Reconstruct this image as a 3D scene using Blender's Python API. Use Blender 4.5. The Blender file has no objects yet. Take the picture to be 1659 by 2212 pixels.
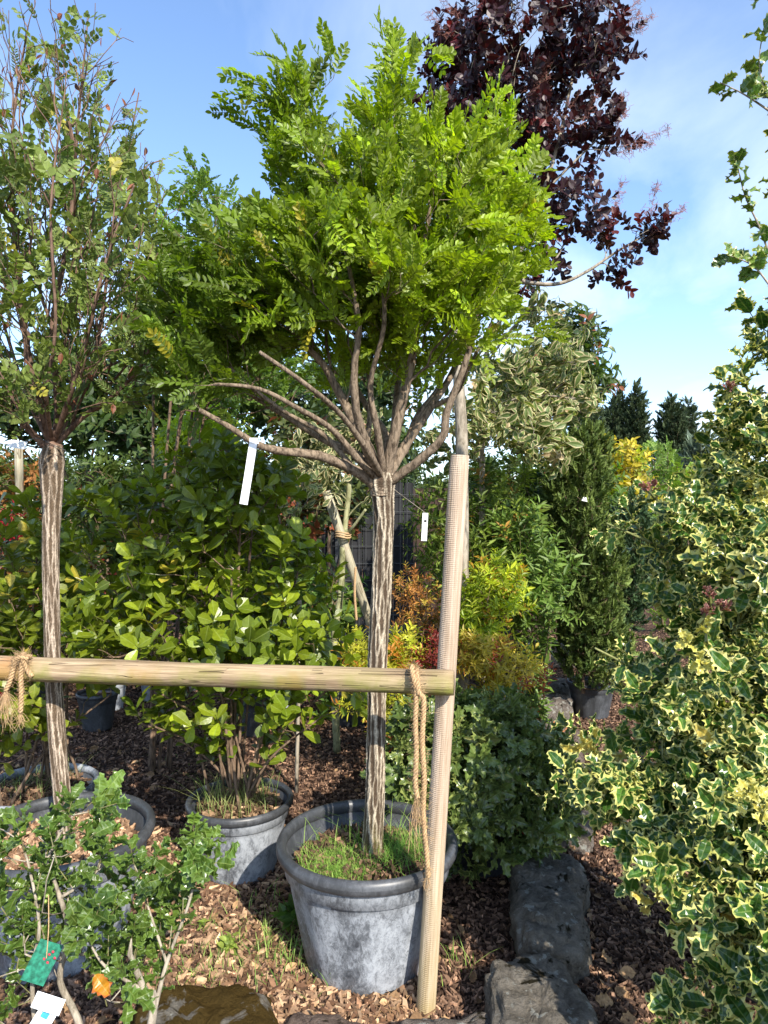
import bpy, math, random
import numpy as np
from mathutils import Vector, Matrix
rng = np.random.default_rng(11)
random.seed(5)
S = bpy.context.scene
COL = S.collection
F = 1475.0
CAMZ = 1.6
def P(px, py, D):
    return np.array([(px-829.5)/F*D, D, CAMZ-(py-1106.0)/F*D])
def G(px, py, z=0.0):
    D = (CAMZ-z)*F/(py-1106.0)
    return np.array([(px-829.5)/F*D, D, z])
# ------------------------------------------------------------ camera, sky, sun, exposure
cd = bpy.data.cameras.new('camera'); cam = bpy.data.objects.new('camera', cd); COL.objects.link(cam)
cam.location = (0, 0, CAMZ); cam.rotation_euler = (math.radians(90), 0, 0)
cd.sensor_fit = 'VERTICAL'; cd.sensor_height = 36.0; cd.lens = 36.0*F/2212.0
cd.clip_start = 0.05; cd.clip_end = 2000
S.camera = cam
SUN_EL = math.radians(37); SX, SY = 0.46, -0.888          # horizontal direction towards the sun
S.view_settings.view_transform = 'Standard'; S.view_settings.look = 'None'
S.view_settings.exposure = 0.85; S.view_settings.gamma = 1.0
W = bpy.data.worlds.new('World'); S.world = W; W.use_nodes = True
nt = W.node_tree; nt.nodes.clear()
def N(nt, t, **kw):
    n = nt.nodes.new(t)
    for k, v in kw.items():
        if k.startswith('i_'): n.inputs[k[2:].replace('_', ' ')].default_value = v
        else: setattr(n, k, v)
    return n
out = N(nt, 'ShaderNodeOutputWorld'); bg = N(nt, 'ShaderNodeBackground'); bg.inputs['Strength'].default_value = 0.148
sky = N(nt, 'ShaderNodeTexSky', sky_type='NISHITA', sun_disc=False, sun_elevation=SUN_EL, sun_rotation=math.atan2(SX, SY), altitude=100, air_density=1.0, dust_density=0.35, ozone_density=2.5)
tc = N(nt, 'ShaderNodeTexCoord'); sep = N(nt, 'ShaderNodeSeparateXYZ'); nt.links.new(tc.outputs['Generated'], sep.inputs[0])
def mth(nt, op, a, b=None, c=None, clamp=False):
    m = nt.nodes.new('ShaderNodeMath'); m.operation = op; m.use_clamp = clamp
    for i, v in enumerate((a, b, c)):
        if v is None: continue
        if hasattr(v, 'is_linked') or hasattr(v, 'links'): nt.links.new(v, m.inputs[i])
        else: m.inputs[i].default_value = v
    return m.outputs[0]
zc = mth(nt, 'ADD', mth(nt, 'MAXIMUM', sep.outputs['Z'], 0.0), 0.16)
cmb = N(nt, 'ShaderNodeCombineXYZ')
nt.links.new(mth(nt, 'DIVIDE', sep.outputs['X'], zc), cmb.inputs[0]); nt.links.new(mth(nt, 'DIVIDE', sep.outputs['Y'], zc), cmb.inputs[1])
mp = N(nt, 'ShaderNodeMapping'); mp.inputs['Rotation'].default_value = (0, 0, 0.5); mp.inputs['Scale'].default_value = (1.0, 0.55, 1.0); mp.inputs['Location'].default_value = (1.3, 0.4, 0)
nt.links.new(cmb.outputs[0], mp.inputs[0])
n1 = N(nt, 'ShaderNodeTexNoise'); n1.inputs['Scale'].default_value = 1.7; n1.inputs['Detail'].default_value = 9; n1.inputs['Roughness'].default_value = 0.55; n1.inputs['Distortion'].default_value = 0.35
nt.links.new(mp.outputs[0], n1.inputs['Vector'])
cr = N(nt, 'ShaderNodeValToRGB'); cr.color_ramp.elements[0].position = 0.42; cr.color_ramp.elements[1].position = 0.78
nt.links.new(n1.outputs['Fac'], cr.inputs[0])
# clouds gather near the horizon, blue sky above
hz = mth(nt, 'SUBTRACT', 0.62, mth(nt, 'MULTIPLY', sep.outputs['Z'], 1.1), clamp=True)
cf = mth(nt, 'ADD', mth(nt, 'MULTIPLY', cr.outputs[0], 0.55), mth(nt, 'MULTIPLY', hz, mth(nt, 'ADD', mth(nt, 'MULTIPLY', cr.outputs[0], 1.6), 0.10)), clamp=True)
cf = mth(nt, 'MULTIPLY', cf, 0.9, clamp=True)
mx = N(nt, 'ShaderNodeMix', data_type='RGBA'); nt.links.new(cf, mx.inputs[0])
tintn = N(nt, 'ShaderNodeMix', data_type='RGBA', blend_type='MULTIPLY'); tintn.inputs[0].default_value = 1.0; nt.links.new(sky.outputs[0], tintn.inputs[6]); tintn.inputs[7].default_value = (1.18, 1.22, 1.28, 1)
nt.links.new(tintn.outputs[2], mx.inputs[6]); mx.inputs[7].default_value = (4.9, 5.5, 6.2, 1)
nt.links.new(mx.outputs[2], bg.inputs['Color']); nt.links.new(bg.outputs[0], out.inputs[0])
sd = bpy.data.lights.new('sun', 'SUN'); sd.energy = 4.7; sd.angle = math.radians(0.53); sd.color = (1.0, 0.93, 0.82)
sun = bpy.data.objects.new('sun', sd); COL.objects.link(sun)
sv = Vector((SX, SY, 0)).normalized()*math.cos(SUN_EL) + Vector((0, 0, math.sin(SUN_EL)))
sun.rotation_euler = sv.to_track_quat('Z', 'Y').to_euler()
S.cycles.max_bounces = 7; S.cycles.transparent_max_bounces = 4
# ------------------------------------------------------------ materials
def newmat(name):
    m = bpy.data.materials.new(name); m.use_nodes = True; t = m.node_tree; t.nodes.clear()
    o = N(t, 'ShaderNodeOutputMaterial'); b = N(t, 'ShaderNodeBsdfPrincipled'); t.links.new(b.outputs[0], o.inputs[0])
    return m, t, b, o
def ramp(t, fac, stops):
    r = N(t, 'ShaderNodeValToRGB'); e = r.color_ramp.elements
    while len(e) < len(stops): e.new(0.5)
    for i, (p, c) in enumerate(stops):
        e[i].position = p; e[i].color = (*c, 1)
    t.links.new(fac, r.inputs[0]); return r.outputs[0]
def noise(t, vec, scale, detail=5, rough=0.55, dist=0.0, mapscale=None):
    if mapscale is not None:
        mp = N(t, 'ShaderNodeMapping'); mp.inputs['Scale'].default_value = mapscale; t.links.new(vec, mp.inputs[0]); vec = mp.outputs[0]
    n = N(t, 'ShaderNodeTexNoise'); n.inputs['Scale'].default_value = scale; n.inputs['Detail'].default_value = detail
    n.inputs['Roughness'].default_value = rough; n.inputs['Distortion'].default_value = dist; t.links.new(vec, n.inputs['Vector']); return n.outputs['Fac']
def bump(t, b, h, strength=0.5, dist=0.01):
    n = N(t, 'ShaderNodeBump'); n.inputs['Strength'].default_value = strength; n.inputs['Distance'].default_value = dist
    t.links.new(h, n.inputs['Height']); t.links.new(n.outputs[0], b.inputs['Normal']); return n.outputs[0]
def mixc(t, fac, a, b, mode='MIX'):
    m = N(t, 'ShaderNodeMix', data_type='RGBA', blend_type=mode)
    for i, v in ((0, fac), (6, a), (7, b)):
        if hasattr(v, 'links'): t.links.new(v, m.inputs[i])
        else: m.inputs[i].default_value = v if i == 0 else (*v, 1)
    return m.outputs[2]
def leafmat(name, rough=0.42, trans=0.35, spec=0.5, tcol=(1.25, 1.35, 0.55), under=1.25, rib=0.25, hue=(1.05, 0.89, 0.85)):
    m, t, b, o = newmat(name)
    at = N(t, 'ShaderNodeAttribute', attribute_name='col')
    tcn = N(t, 'ShaderNodeTexCoord')
    nz = noise(t, tcn.outputs['Object'], 90, 2)
    c = mixc(t, 1.0, at.outputs['Color'], ramp(t, nz, [(0.3, tuple(.8*x for x in hue)), (0.7, tuple(1.1*x for x in hue))]), 'MULTIPLY')
    # pale midrib (alpha holds the distance from it)
    ribf = mth(t, 'MULTIPLY', mth(t, 'SUBTRACT', 1.0, mth(t, 'MULTIPLY', at.outputs['Alpha'], 9.0), clamp=True), rib)
    c = mixc(t, ribf, c, (0.42, 0.5, 0.16))
    ge = N(t, 'ShaderNodeNewGeometry')
    cu = mixc(t, ge.outputs['Backfacing'], c, mixc(t, 1.0, c, (under, under, under*1.05), 'MULTIPLY'))
    t.links.new(cu, b.inputs['Base Color']); b.inputs['Roughness'].default_value = rough
    b.inputs['Specular IOR Level'].default_value = spec
    bump(t, b, noise(t, tcn.outputs['Object'], 160, 2), 0.25, 0.002)
    tr = N(t, 'ShaderNodeBsdfTranslucent'); t.links.new(mixc(t, 1.0, c, tcol, 'MULTIPLY'), tr.inputs['Color'])
    ms = N(t, 'ShaderNodeMixShader'); ms.inputs[0].default_value = trans
    t.links.new(b.outputs[0], ms.inputs[1]); t.links.new(tr.outputs[0], ms.inputs[2]); t.links.new(ms.outputs[0], o.inputs[0])
    return m
def barkmat(name, dark, light, sc=40, stretch=0.18, strength=0.8, dist=0.006, moss=None, hi=0.62):
    m, t, b, o = newmat(name); tcn = N(t, 'ShaderNodeTexCoord')
    v = tcn.outputs['Object']
    a = noise(t, v, sc, 6, 0.6, 0.6, (1, 1, stretch)); f = noise(t, v, sc*6, 4, 0.6)
    h = mth(t, 'ADD', a, mth(t, 'MULTIPLY', f, 0.25))
    c = ramp(t, h, [(0.42, dark), (0.58, tuple((x+y)/2 for x, y in zip(dark, light))), (hi+0.1, light)])
    if moss:
        mf = ramp(t, noise(t, v, 9, 4), [(0.5, (0, 0, 0)), (0.62, (1, 1, 1))])
        c = mixc(t, mth(t, 'MULTIPLY', mf, 0.6), c, moss)
    t.links.new(c, b.inputs['Base Color']); b.inputs['Roughness'].default_value = 0.9; b.inputs['Specular IOR Level'].default_value = 0.2
    bump(t, b, h, strength, dist); return m
def attrmat(name, rough=0.85, spec=0.2, nscale=60, trans=0.0):
    m, t, b, o = newmat(name); at = N(t, 'ShaderNodeAttribute', attribute_name='col'); tcn = N(t, 'ShaderNodeTexCoord')
    nz = noise(t, tcn.outputs['Object'], nscale, 4)
    c = mixc(t, 1.0, at.outputs['Color'], ramp(t, nz, [(0.3, (0.65, 0.65, 0.65)), (0.7, (1.25, 1.25, 1.25))]), 'MULTIPLY')
    t.links.new(c, b.inputs['Base Color']); b.inputs['Roughness'].default_value = rough; b.inputs['Specular IOR Level'].default_value = spec
    bump(t, b, nz, 0.4, 0.003)
    if trans:
        tr = N(t, 'ShaderNodeBsdfTranslucent'); t.links.new(c, tr.inputs['Color'])
        ms = N(t, 'ShaderNodeMixShader'); ms.inputs[0].default_value = trans
        t.links.new(b.outputs[0], ms.inputs[1]); t.links.new(tr.outputs[0], ms.inputs[2]); t.links.new(ms.outputs[0], o.inputs[0])
    return m
M = {}
M['leaf'] = leafmat('leaf', 0.45, 0.45, tcol=(1.6, 1.65, 0.45), hue=(1.08, .95, .85))
M['leaf_dull'] = leafmat('leaf_dull', 0.5, 0.32, 0.4, rib=0.1)
M['glossy'] = leafmat('glossy_leaf', 0.33, 0.33, 0.5, rib=0.35)
M['holly'] = leafmat('holly_leaf', 0.30, 0.2, 0.55, rib=0.3)
M['purple'] = leafmat('purple_leaf', 0.45, 0.25, 0.45, tcol=(1.6, 0.6, 0.5), rib=0.12, hue=(1, 1, 1))
M['conifer'] = leafmat('conifer_leaf', 0.6, 0.15, 0.3, rib=0.0)
M['grass'] = leafmat('grass_blade', 0.5, 0.4, 0.4, rib=0.0, hue=(1, 1.05, .9))
M['chips'] = attrmat('wood_chips', 0.8, 0.3)
M['dry'] = attrmat('dry_leaf', 0.7, 0.3, 80, 0.2)
M['trunkbark'] = attrmat('cork_bark', 0.9, 0.15, 220)
M['plume'] = attrmat('plume', 0.9, 0.1, 30, 0.3)
M['bark'] = barkmat('ridged_bark', (0.035, 0.024, 0.015), (0.38, 0.30, 0.21), 55, 0.12, 1.0, 0.012, moss=(0.13, 0.12, 0.03))
M['bark_left'] = barkmat('pale_ridged_bark', (0.07, 0.045, 0.028), (0.36, 0.29, 0.21), 50, 0.14, 1.0, 0.010)
M['limb'] = barkmat('limb_bark', (0.045, 0.031, 0.02), (0.27, 0.205, 0.145), 90, 0.3, 1.0, 0.006, hi=0.6)
M['twig'] = barkmat('twig', (0.05, 0.032, 0.022), (0.22, 0.15, 0.10), 60, 0.3, 0.6, 0.003)
M['twig_red'] = barkmat('twig_red', (0.055, 0.032, 0.025), (0.22, 0.14, 0.10), 60, 0.3, 0.6, 0.003)
M['twig_pale'] = barkmat('twig_pale', (0.12, 0.10, 0.07), (0.38, 0.33, 0.26), 50, 0.3, 0.6, 0.003)
M['twig_green'] = barkmat('twig_green', (0.09, 0.11, 0.035), (0.24, 0.25, 0.10), 50, 0.3, 0.4, 0.002)
M['bark_mossy'] = barkmat('mossy_bark', (0.10, 0.10, 0.04), (0.36, 0.36, 0.2), 40, 0.4, 0.5, 0.003)
M['bark_grey'] = barkmat('grey_bark', (0.035, 0.035, 0.03), (0.16, 0.155, 0.14), 40, 0.5, 0.8, 0.006)
def potmat(name, dark, light, amount, rough=0.45):
    m, t, b, o = newmat(name); tcn = N(t, 'ShaderNodeTexCoord'); v = tcn.outputs['Object']
    big = noise(t, v, 6, 5, 0.65, 0.3, (1, 1, 0.6)); fine = noise(t, v, 60, 7, 0.75, 0.8, (1, 1, 0.55))
    spk = noise(t, v, 300, 3, 0.7)
    f = mth(t, 'ADD', mth(t, 'MULTIPLY', big, 0.5), mth(t, 'ADD', mth(t, 'MULTIPLY', fine, 0.4), mth(t, 'MULTIPLY', spk, 0.1)))
    k = 0.58-0.16*amount
    c = ramp(t, f, [(k-0.09, dark), (k-.01, tuple(x*.72+y*.28 for x, y in zip(dark, light))), (k+.035, tuple(x*.35+y*.65 for x, y in zip(dark, light))), (k+0.10, light)])
    # hairline cracks in the chalky coating
    vo = N(t, 'ShaderNodeTexVoronoi', feature='DISTANCE_TO_EDGE'); vo.inputs['Scale'].default_value = 17
    nn = N(t, 'ShaderNodeTexNoise'); nn.inputs['Scale'].default_value = 12; nn.inputs['Detail'].default_value = 5; t.links.new(v, nn.inputs['Vector'])
    t.links.new(mixc(t, 0.22, v, nn.outputs['Color']), vo.inputs['Vector'])
    cr = mth(t, 'MULTIPLY', mth(t, 'LESS_THAN', vo.outputs['Distance'], 0.012), mth(t, 'GREATER_THAN', noise(t, v, 5, 2), 0.52))
    c = mixc(t, mth(t, 'MULTIPLY', cr, 0.7*min(1, amount)), c, dark)
    t.links.new(c, b.inputs['Base Color']); b.inputs['Roughness'].default_value = rough
    bump(t, b, f, 0.15, 0.003); return m
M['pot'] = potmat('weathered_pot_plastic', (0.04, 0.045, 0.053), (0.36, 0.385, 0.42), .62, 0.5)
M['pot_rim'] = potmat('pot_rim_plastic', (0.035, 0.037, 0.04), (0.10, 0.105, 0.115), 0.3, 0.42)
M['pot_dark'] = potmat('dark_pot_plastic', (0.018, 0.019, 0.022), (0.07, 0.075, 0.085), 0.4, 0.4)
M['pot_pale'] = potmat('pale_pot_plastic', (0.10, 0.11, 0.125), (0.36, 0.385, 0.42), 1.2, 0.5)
def soilmat():
    m, t, b, o = newmat('mulch_ground'); tcn = N(t, 'ShaderNodeTexCoord'); v = tcn.outputs['Object']
    vo = N(t, 'ShaderNodeTexVoronoi'); vo.inputs['Scale'].default_value = 38
    mp = N(t, 'ShaderNodeMapping'); mp.inputs['Scale'].default_value = (1, 1.6, 1); t.links.new(v, mp.inputs[0]); t.links.new(mp.outputs[0], vo.inputs['Vector'])
    sp = N(t, 'ShaderNodeSeparateColor'); t.links.new(vo.outputs['Color'], sp.inputs[0])
    c = ramp(t, sp.outputs[0], [(0.0, (0.018, 0.010, 0.007)), (0.5, (0.06, 0.032, 0.02)), (0.85, (0.12, 0.065, 0.04)), (1.0, (0.25, 0.16, 0.10))])
    c = mixc(t, 1.0, c, ramp(t, noise(t, v, 1.3, 5), [(0.3, (0.7, 0.7, 0.7)), (0.7, (1.2, 1.2, 1.2))]), 'MULTIPLY')
    t.links.new(c, b.inputs['Base Color']); b.inputs['Roughness'].default_value = 0.95; b.inputs['Specular IOR Level'].default_value = 0.15
    bump(t, b, mth(t, 'ADD', vo.outputs['Distance'], noise(t, v, 60, 4)), 0.9, 0.012); return m
M['soil'] = soilmat()
def stonemat(name, a, bcol, lichen=(0.5, 0.5, 0.44), moss=(0.035, 0.03, 0.018), mossamt=0.5, lich=0.62):
    m, t, b, o = newmat(name); tcn = N(t, 'ShaderNodeTexCoord'); v = tcn.outputs['Object']
    n1 = noise(t, v, 14, 10, 0.72); n2 = noise(t, v, 60, 9, 0.8); n3 = noise(t, v, 9, 4, 0.6, 0.5)
    c = ramp(t, n1, [(0.35, a), (0.65, bcol)])
    c = mixc(t, 1.0, c, ramp(t, n2, [(0.3, (0.6, 0.6, 0.6)), (0.7, (1.25, 1.25, 1.25))]), 'MULTIPLY')
    c = mixc(t, ramp(t, noise(t, v, 23, 5, 0.6), [(lich, (0, 0, 0)), (lich+0.05, (0.8, 0.8, 0.8))]), c, lichen)
    c = mixc(t, ramp(t, n3, [(1.0-0.45*mossamt-0.15, (0, 0, 0)), (1.0-0.45*mossamt-0.1, (1, 1, 1))]), c, moss)
    t.links.new(c, b.inputs['Base Color']); b.inputs['Roughness'].default_value = 1.0; b.inputs['Specular IOR Level'].default_value = 0.03
    bump(t, b, mth(t, 'ADD', mth(t, 'MULTIPLY', n1, 1.6), n2), 1.0, 0.035); return m
M['stone'] = stonemat('grey_stone', (0.17, 0.15, 0.12), (0.38, 0.34, 0.28), mossamt=0.55, lich=.58)
M['stone_moss'] = stonemat('mossy_stone', (0.20, 0.18, 0.15), (0.32, 0.29, 0.24), moss=(0.10, 0.065, 0.02), mossamt=1.0)
M['stone_pale'] = stonemat('pale_stone', (0.16, 0.13, 0.11), (0.36, 0.31, 0.26), mossamt=0.5, lich=0.55)
M['stone_red'] = stonemat('reddish_stone', (0.13, 0.09, 0.075), (0.34, 0.26, 0.21), mossamt=0.45)
def woodpole(name, axis, base, light, green, gscale=1.0, ribbed=True):
    m, t, b, o = newmat(name); tcn = N(t, 'ShaderNodeTexCoord'); v = tcn.outputs['Object']
    sc = [60, 60, 60]; sc[axis] = 3.0
    grain = noise(t, v, 1.0, 6, 0.6, 0.4, tuple(sc)); sc2 = [200, 200, 200]; sc2[axis] = 6
    g2 = noise(t, v, 1.0, 3, 0.6, 0.1, tuple(sc2))
    c = ramp(t, grain, [(0.30, base), (0.60, light), (0.8, tuple(min(1, x*1.25) for x in light))])
    c = mixc(t, 1.0, c, ramp(t, g2, [(0.3, (0.72, 0.70, 0.66)), (0.65, (1.08, 1.08, 1.08))]), 'MULTIPLY')
    sp = N(t, 'ShaderNodeSeparateXYZ'); t.links.new(v, sp.inputs[0])
    h = g2
    if ribbed:
        wv = N(t, 'ShaderNodeTexWave', bands_direction='Z'); wv.inputs['Scale'].default_value = 52; wv.inputs['Distortion'].default_value = 0.6; t.links.new(v, wv.inputs['Vector'])
        mask = ramp(t, sp.outputs['X'], [(0.49, (1, 1, 1)), (0.53, (0.15, 0.15, 0.15))])
        mm = mth(t, 'ADD', sp.outputs['X'], 0.515)
        t.links.new(mm, mask.node.inputs[0])
        ww = mth(t, 'MULTIPLY', wv.outputs['Fac'], mask)
        h = mth(t, 'ADD', mth(t, 'MULTIPLY', mth(t, 'MULTIPLY', ww, noise(t, v, 90, 3)), 0.8), g2)
        c = mixc(t, mth(t, 'MULTIPLY', ww, 0.22), c, (0.34, 0.24, 0.17))
        gm = mth(t, 'SUBTRACT', 0.75, sp.outputs['Z'], clamp=True)
        c = mixc(t, mth(t, 'MULTIPLY', gm, mth(t, 'MULTIPLY', noise(t, v, 14, 4, 0.6, 0, (1, 1, 0.3)), 1.1)), c, green)
    else:
        gm = mth(t, 'MULTIPLY', ramp(t, noise(t, v, 8, 5), [(0.42, (0, 0, 0)), (0.6, (1, 1, 1))]), mth(t, 'SUBTRACT', 0.75, mth(t, 'MULTIPLY', sp.outputs['Z'], 16), clamp=True))
        c = mixc(t, mth(t, 'MULTIPLY', gm, 0.95), c, green)
        c = mixc(t, ramp(t, noise(t, v, 4, 3), [(0.55, (0, 0, 0)), (0.7, (0.55, 0.55, 0.55))]), c, (0.42, 0.19, 0.08))
        sc3 = [34, 34, 34]; sc3[axis] = 1.6
        ck = noise(t, v, 1.0, 2, 0.5, 0.5, tuple(sc3))
        crk = ramp(t, ck, [(0.485, (0, 0, 0)), (0.495, (1, 1, 1)), (0.505, (1, 1, 1)), (0.515, (0, 0, 0))])
        cm = mth(t, 'MULTIPLY', crk, mth(t, 'GREATER_THAN', noise(t, v, 5, 2), 0.5))
        c = mixc(t, mth(t, 'MULTIPLY', cm, 0.75), c, (0.05, 0.03, 0.015))
        h = mth(t, 'SUBTRACT', mth(t, 'ADD', grain, g2), cm)
    t.links.new(c, b.inputs['Base Color']); b.inputs['Roughness'].default_value = 0.8; b.inputs['Specular IOR Level'].default_value = 0.25
    bump(t, b, h, 0.7, 0.004); return m
M['post'] = woodpole('ribbed_post_wood', 2, (0.36, 0.265, 0.185), (0.54, 0.43, 0.33), (0.33, 0.27, 0.05))
M['rail'] = woodpole('weathered_rail_wood', 0, (0.20, 0.135, 0.075), (0.44, 0.33, 0.21), (0.22, 0.22, 0.05), ribbed=False)
M['stake'] = woodpole('pale_stake_wood', 2, (0.30, 0.27, 0.18), (0.52, 0.48, 0.36), (0.3, 0.3, 0.15), ribbed=False)
def plain(name, col, rough=0.6, spec=0.4, nz=0.15, sc=40):
    m, t, b, o = newmat(name); tcn = N(t, 'ShaderNodeTexCoord')
    n = noise(t, tcn.outputs['Object'], sc, 4)
    t.links.new(mixc(t, 1.0, col, ramp(t, n, [(0.3, (1-nz,)*3), (0.7, (1+nz,)*3)]), 'MULTIPLY'), b.inputs['Base Color'])
    b.inputs['Roughness'].default_value = rough; b.inputs['Specular IOR Level'].default_value = spec; return m
M['rope'] = plain('hemp_rope', (0.46, 0.31, 0.17), 0.9, 0.1, 0.3, 300)
M['white'] = plain('white_plastic', (0.78, 0.80, 0.82), 0.35, 0.5, 0.05)
M['greylab'] = plain('grey_print', (0.30, 0.31, 0.33), 0.5)
M['teal'] = plain('teal_print', (0.02, 0.16, 0.10), 0.35, 0.5, 0.6, 90)
M['blue'] = plain('blue_print', (0.05, 0.30, 0.42), 0.35)
M['redp'] = plain('red_print', (0.55, 0.05, 0.08), 0.4)
M['ink'] = plain('dark_ink', (0.02, 0.02, 0.02), 0.5)
M['fence'] = plain('dark_screen', (0.018, 0.019, 0.022), 0.7, 0.3, 0.4, 6)
M['fence_brown'] = plain('dark_brown_board', (0.04, 0.022, 0.016), 0.7, 0.3, 0.3, 10)
M['wire'] = plain('wire_metal', (0.08, 0.085, 0.09), 0.4, 0.5)
M['berry'] = plain('green_berry', (0.22, 0.30, 0.06), 0.3, 0.5)
# ------------------------------------------------------------ mesh building
class Geo:
    def __init__(s): s.v = []; s.f = []; s.n = 0; s.c = []
    def add(s, V, Fs, C=None):
        V = np.asarray(V, float).reshape(-1, 3)
        for f in (Fs if isinstance(Fs, list) else [Fs]):
            s.f.append(np.asarray(f, np.int64)+s.n)
        s.v.append(V); s.n += len(V)
        if C is None: C = np.ones((len(V), 4))
        s.c.append(np.asarray(C, float).reshape(-1, 4))
    def build(s, name, mat, parent=None, smooth=False, loc=None):
        V = np.concatenate(s.v) if s.v else np.zeros((0, 3))
        if loc is not None: V = V-np.asarray(loc)
        me = bpy.data.meshes.new(name)
        me.vertices.add(len(V)); me.vertices.foreach_set('co', V.astype(np.float32).ravel())
        loops = np.concatenate([f.ravel() for f in s.f]); sizes = np.concatenate([np.full(f.shape[0], f.shape[1]) for f in s.f])
        me.loops.add(len(loops)); me.loops.foreach_set('vertex_index', loops.astype(np.int32))
        starts = np.concatenate([[0], np.cumsum(sizes)[:-1]]).astype(np.int32)
        me.polygons.add(len(sizes)); me.polygons.foreach_set('loop_start', starts)
        me.polygons.foreach_set('use_smooth', np.full(len(sizes), smooth))
        me.update(calc_edges=True)
        a = me.color_attributes.new('col', 'FLOAT_COLOR', 'POINT'); a.data.foreach_set('color', np.concatenate(s.c).astype(np.float32).ravel())
        me.materials.append(mat)
        o = bpy.data.objects.new(name, me); COL.objects.link(o)
        if loc is not None and parent is None: o.location = loc
        if parent is not None: o.parent = parent
        return o
def tag(o, label=None, cat=None, group=None, kind=None):
    if label: o['label'] = label
    if cat: o['category'] = cat
    if group: o['group'] = group
    if kind: o['kind'] = kind
    return o
def thing(name, label, cat, loc, group=None):
    o = bpy.data.objects.new(name, None); COL.objects.link(o); o.location = loc; o.empty_display_size = 0.1
    return tag(o, label, cat, group)
def nrm(a): return a/np.maximum(np.linalg.norm(a, axis=-1, keepdims=True), 1e-9)
def tube(g, pts, rad, n=6, cap=True, lump=0.0, C=None, ridges=0, ridge=0.0):
    pts = np.asarray(pts, float); k = len(pts); rad = np.broadcast_to(np.asarray(rad, float), (k,))
    T = np.zeros_like(pts); T[1:-1] = pts[2:]-pts[:-2]; T[0] = pts[1]-pts[0]; T[-1] = pts[-1]-pts[-2]; T = nrm(T)
    ref = np.array([0.0, 1.0, 0.0]) if abs(T[:, 1]).mean() < 0.8 else np.array([1.0, 0, 0])
    U = nrm(np.cross(T, ref)); Wv = np.cross(T, U)
    th = np.arange(n)*2*math.pi/n
    rr = rad[:, None]*np.ones((k, n))
    if ridges: rr = rr*(1+ridge*np.sin(th[None, :]*ridges+3*np.sin(np.arange(k)*0.35)[:, None])+ridge*.6*np.sin(th[None, :]*(ridges*2+1)-2.2*np.sin(np.arange(k)*0.5+1)[:, None]))
    if lump: rr = rr*(1+lump*rng.normal(size=(k, n)))
    V = pts[:, None]+rr[..., None]*(np.cos(th)[None, :, None]*U[:, None]+np.sin(th)[None, :, None]*Wv[:, None])
    V = V.reshape(-1, 3)
    i = np.arange(k-1)[:, None]*n; j = np.arange(n)[None, :]; j2 = (j+1) % n
    Fq = np.stack([i+j, i+j2, i+n+j2, i+n+j], -1).reshape(-1, 4)
    fs = [Fq]
    if cap: fs += [np.arange(n)[::-1][None], (np.arange(n)+(k-1)*n)[None]]
    g.add(V, fs, None if C is None else np.tile(C, (len(V), 1)))
def smoothline(pts, m=6):
    pts = np.asarray(pts, float); n = len(pts); out = []
    for i in range(n-1):
        p0 = pts[max(i-1, 0)]; p1 = pts[i]; p2 = pts[i+1]; p3 = pts[min(i+2, n-1)]
        for t in np.arange(m)/m:
            out.append(0.5*((2*p1)+(-p0+p2)*t+(2*p0-5*p1+4*p2-p3)*t*t+(-p0+3*p1-3*p2+p3)*t**3))
    out.append(pts[-1]); return np.array(out)
# ------------------------------------------------------------ leaf templates: V, faces, margin m, tint t, kind k (1 = stalk), lateral a
class T:
    def __init__(s, V=None, Fs=None, m=None, t=None, k=None, a=None):
        s.V = np.zeros((0, 3)) if V is None else np.asarray(V, float); n = len(s.V); z = np.zeros(n)
        s.F = Fs or []; s.m = z if m is None else m; s.t = z if t is None else t; s.k = z if k is None else k; s.a = z+1 if a is None else a
    def put(s, o, R=None, loc=(0, 0, 0), sc=1.0, tint=0.0, m=None):
        V = o.V*sc
        if R is not None: V = V@np.array(R).T
        n0 = len(s.V); s.V = np.vstack([s.V, V+np.array(loc)])
        s.F = s.F+[f+n0 for f in o.F]
        s.m = np.concatenate([s.m, o.m if m is None else np.full(len(o.m), m)]); s.t = np.concatenate([s.t, o.t+tint]); s.k = np.concatenate([s.k, o.k]); s.a = np.concatenate([s.a, o.a])
    def pack(s):
        d = {}
        for f in s.F: d.setdefault(f.shape[1], []).append(f)
        s.F = [np.concatenate(v) for v in d.values()]; return s
def leaf(widths, L=1.0, fold=0.25, curl=0.2, zs=None, margin=None, cup=0.0):
    """widths at stations along the length, margin = fraction of the half width where the edge colour starts"""
    n = len(widths); ts = np.linspace(0, 1, n+2)[1:-1] if zs is None else np.array(zs)
    V = [(0, 0, 0)]; a = [0.0]; m = [0.0]
    rings = 1 if margin is None else 3
    for t, w in zip(ts, widths):
        z0 = -curl*t*t
        cols = [-1, 0, 1] if margin is None else [-1, -margin-0.07, -margin, 0, margin, margin+0.07, 1]
        for c in cols:
            V.append((c*w*math.cos(fold), t*L, z0+abs(c)*w*math.sin(fold)-cup*c*c*w)); a.append(abs(c)); m.append(1.0 if (margin is not None and abs(c) > margin+0.01) else 0.0)
    V.append((0, L, -curl)); a.append(0.0); m.append(1.0 if margin is not None else 0.0)
    k = 3 if margin is None else 7; tip = 1+n*k; q = []; tr = []
    for j in range(k-1):
        tr.append((0, 1+j+1, 1+j)); tr.append((tip, 1+(n-1)*k+j, 1+(n-1)*k+j+1))
        for i in range(n-1):
            b = 1+i*k+j; q.append((b, b+1, b+k+1, b+k))
    return T(np.array(V), [np.array(q), np.array(tr)], np.array(m), None, None, np.array(a))
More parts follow.
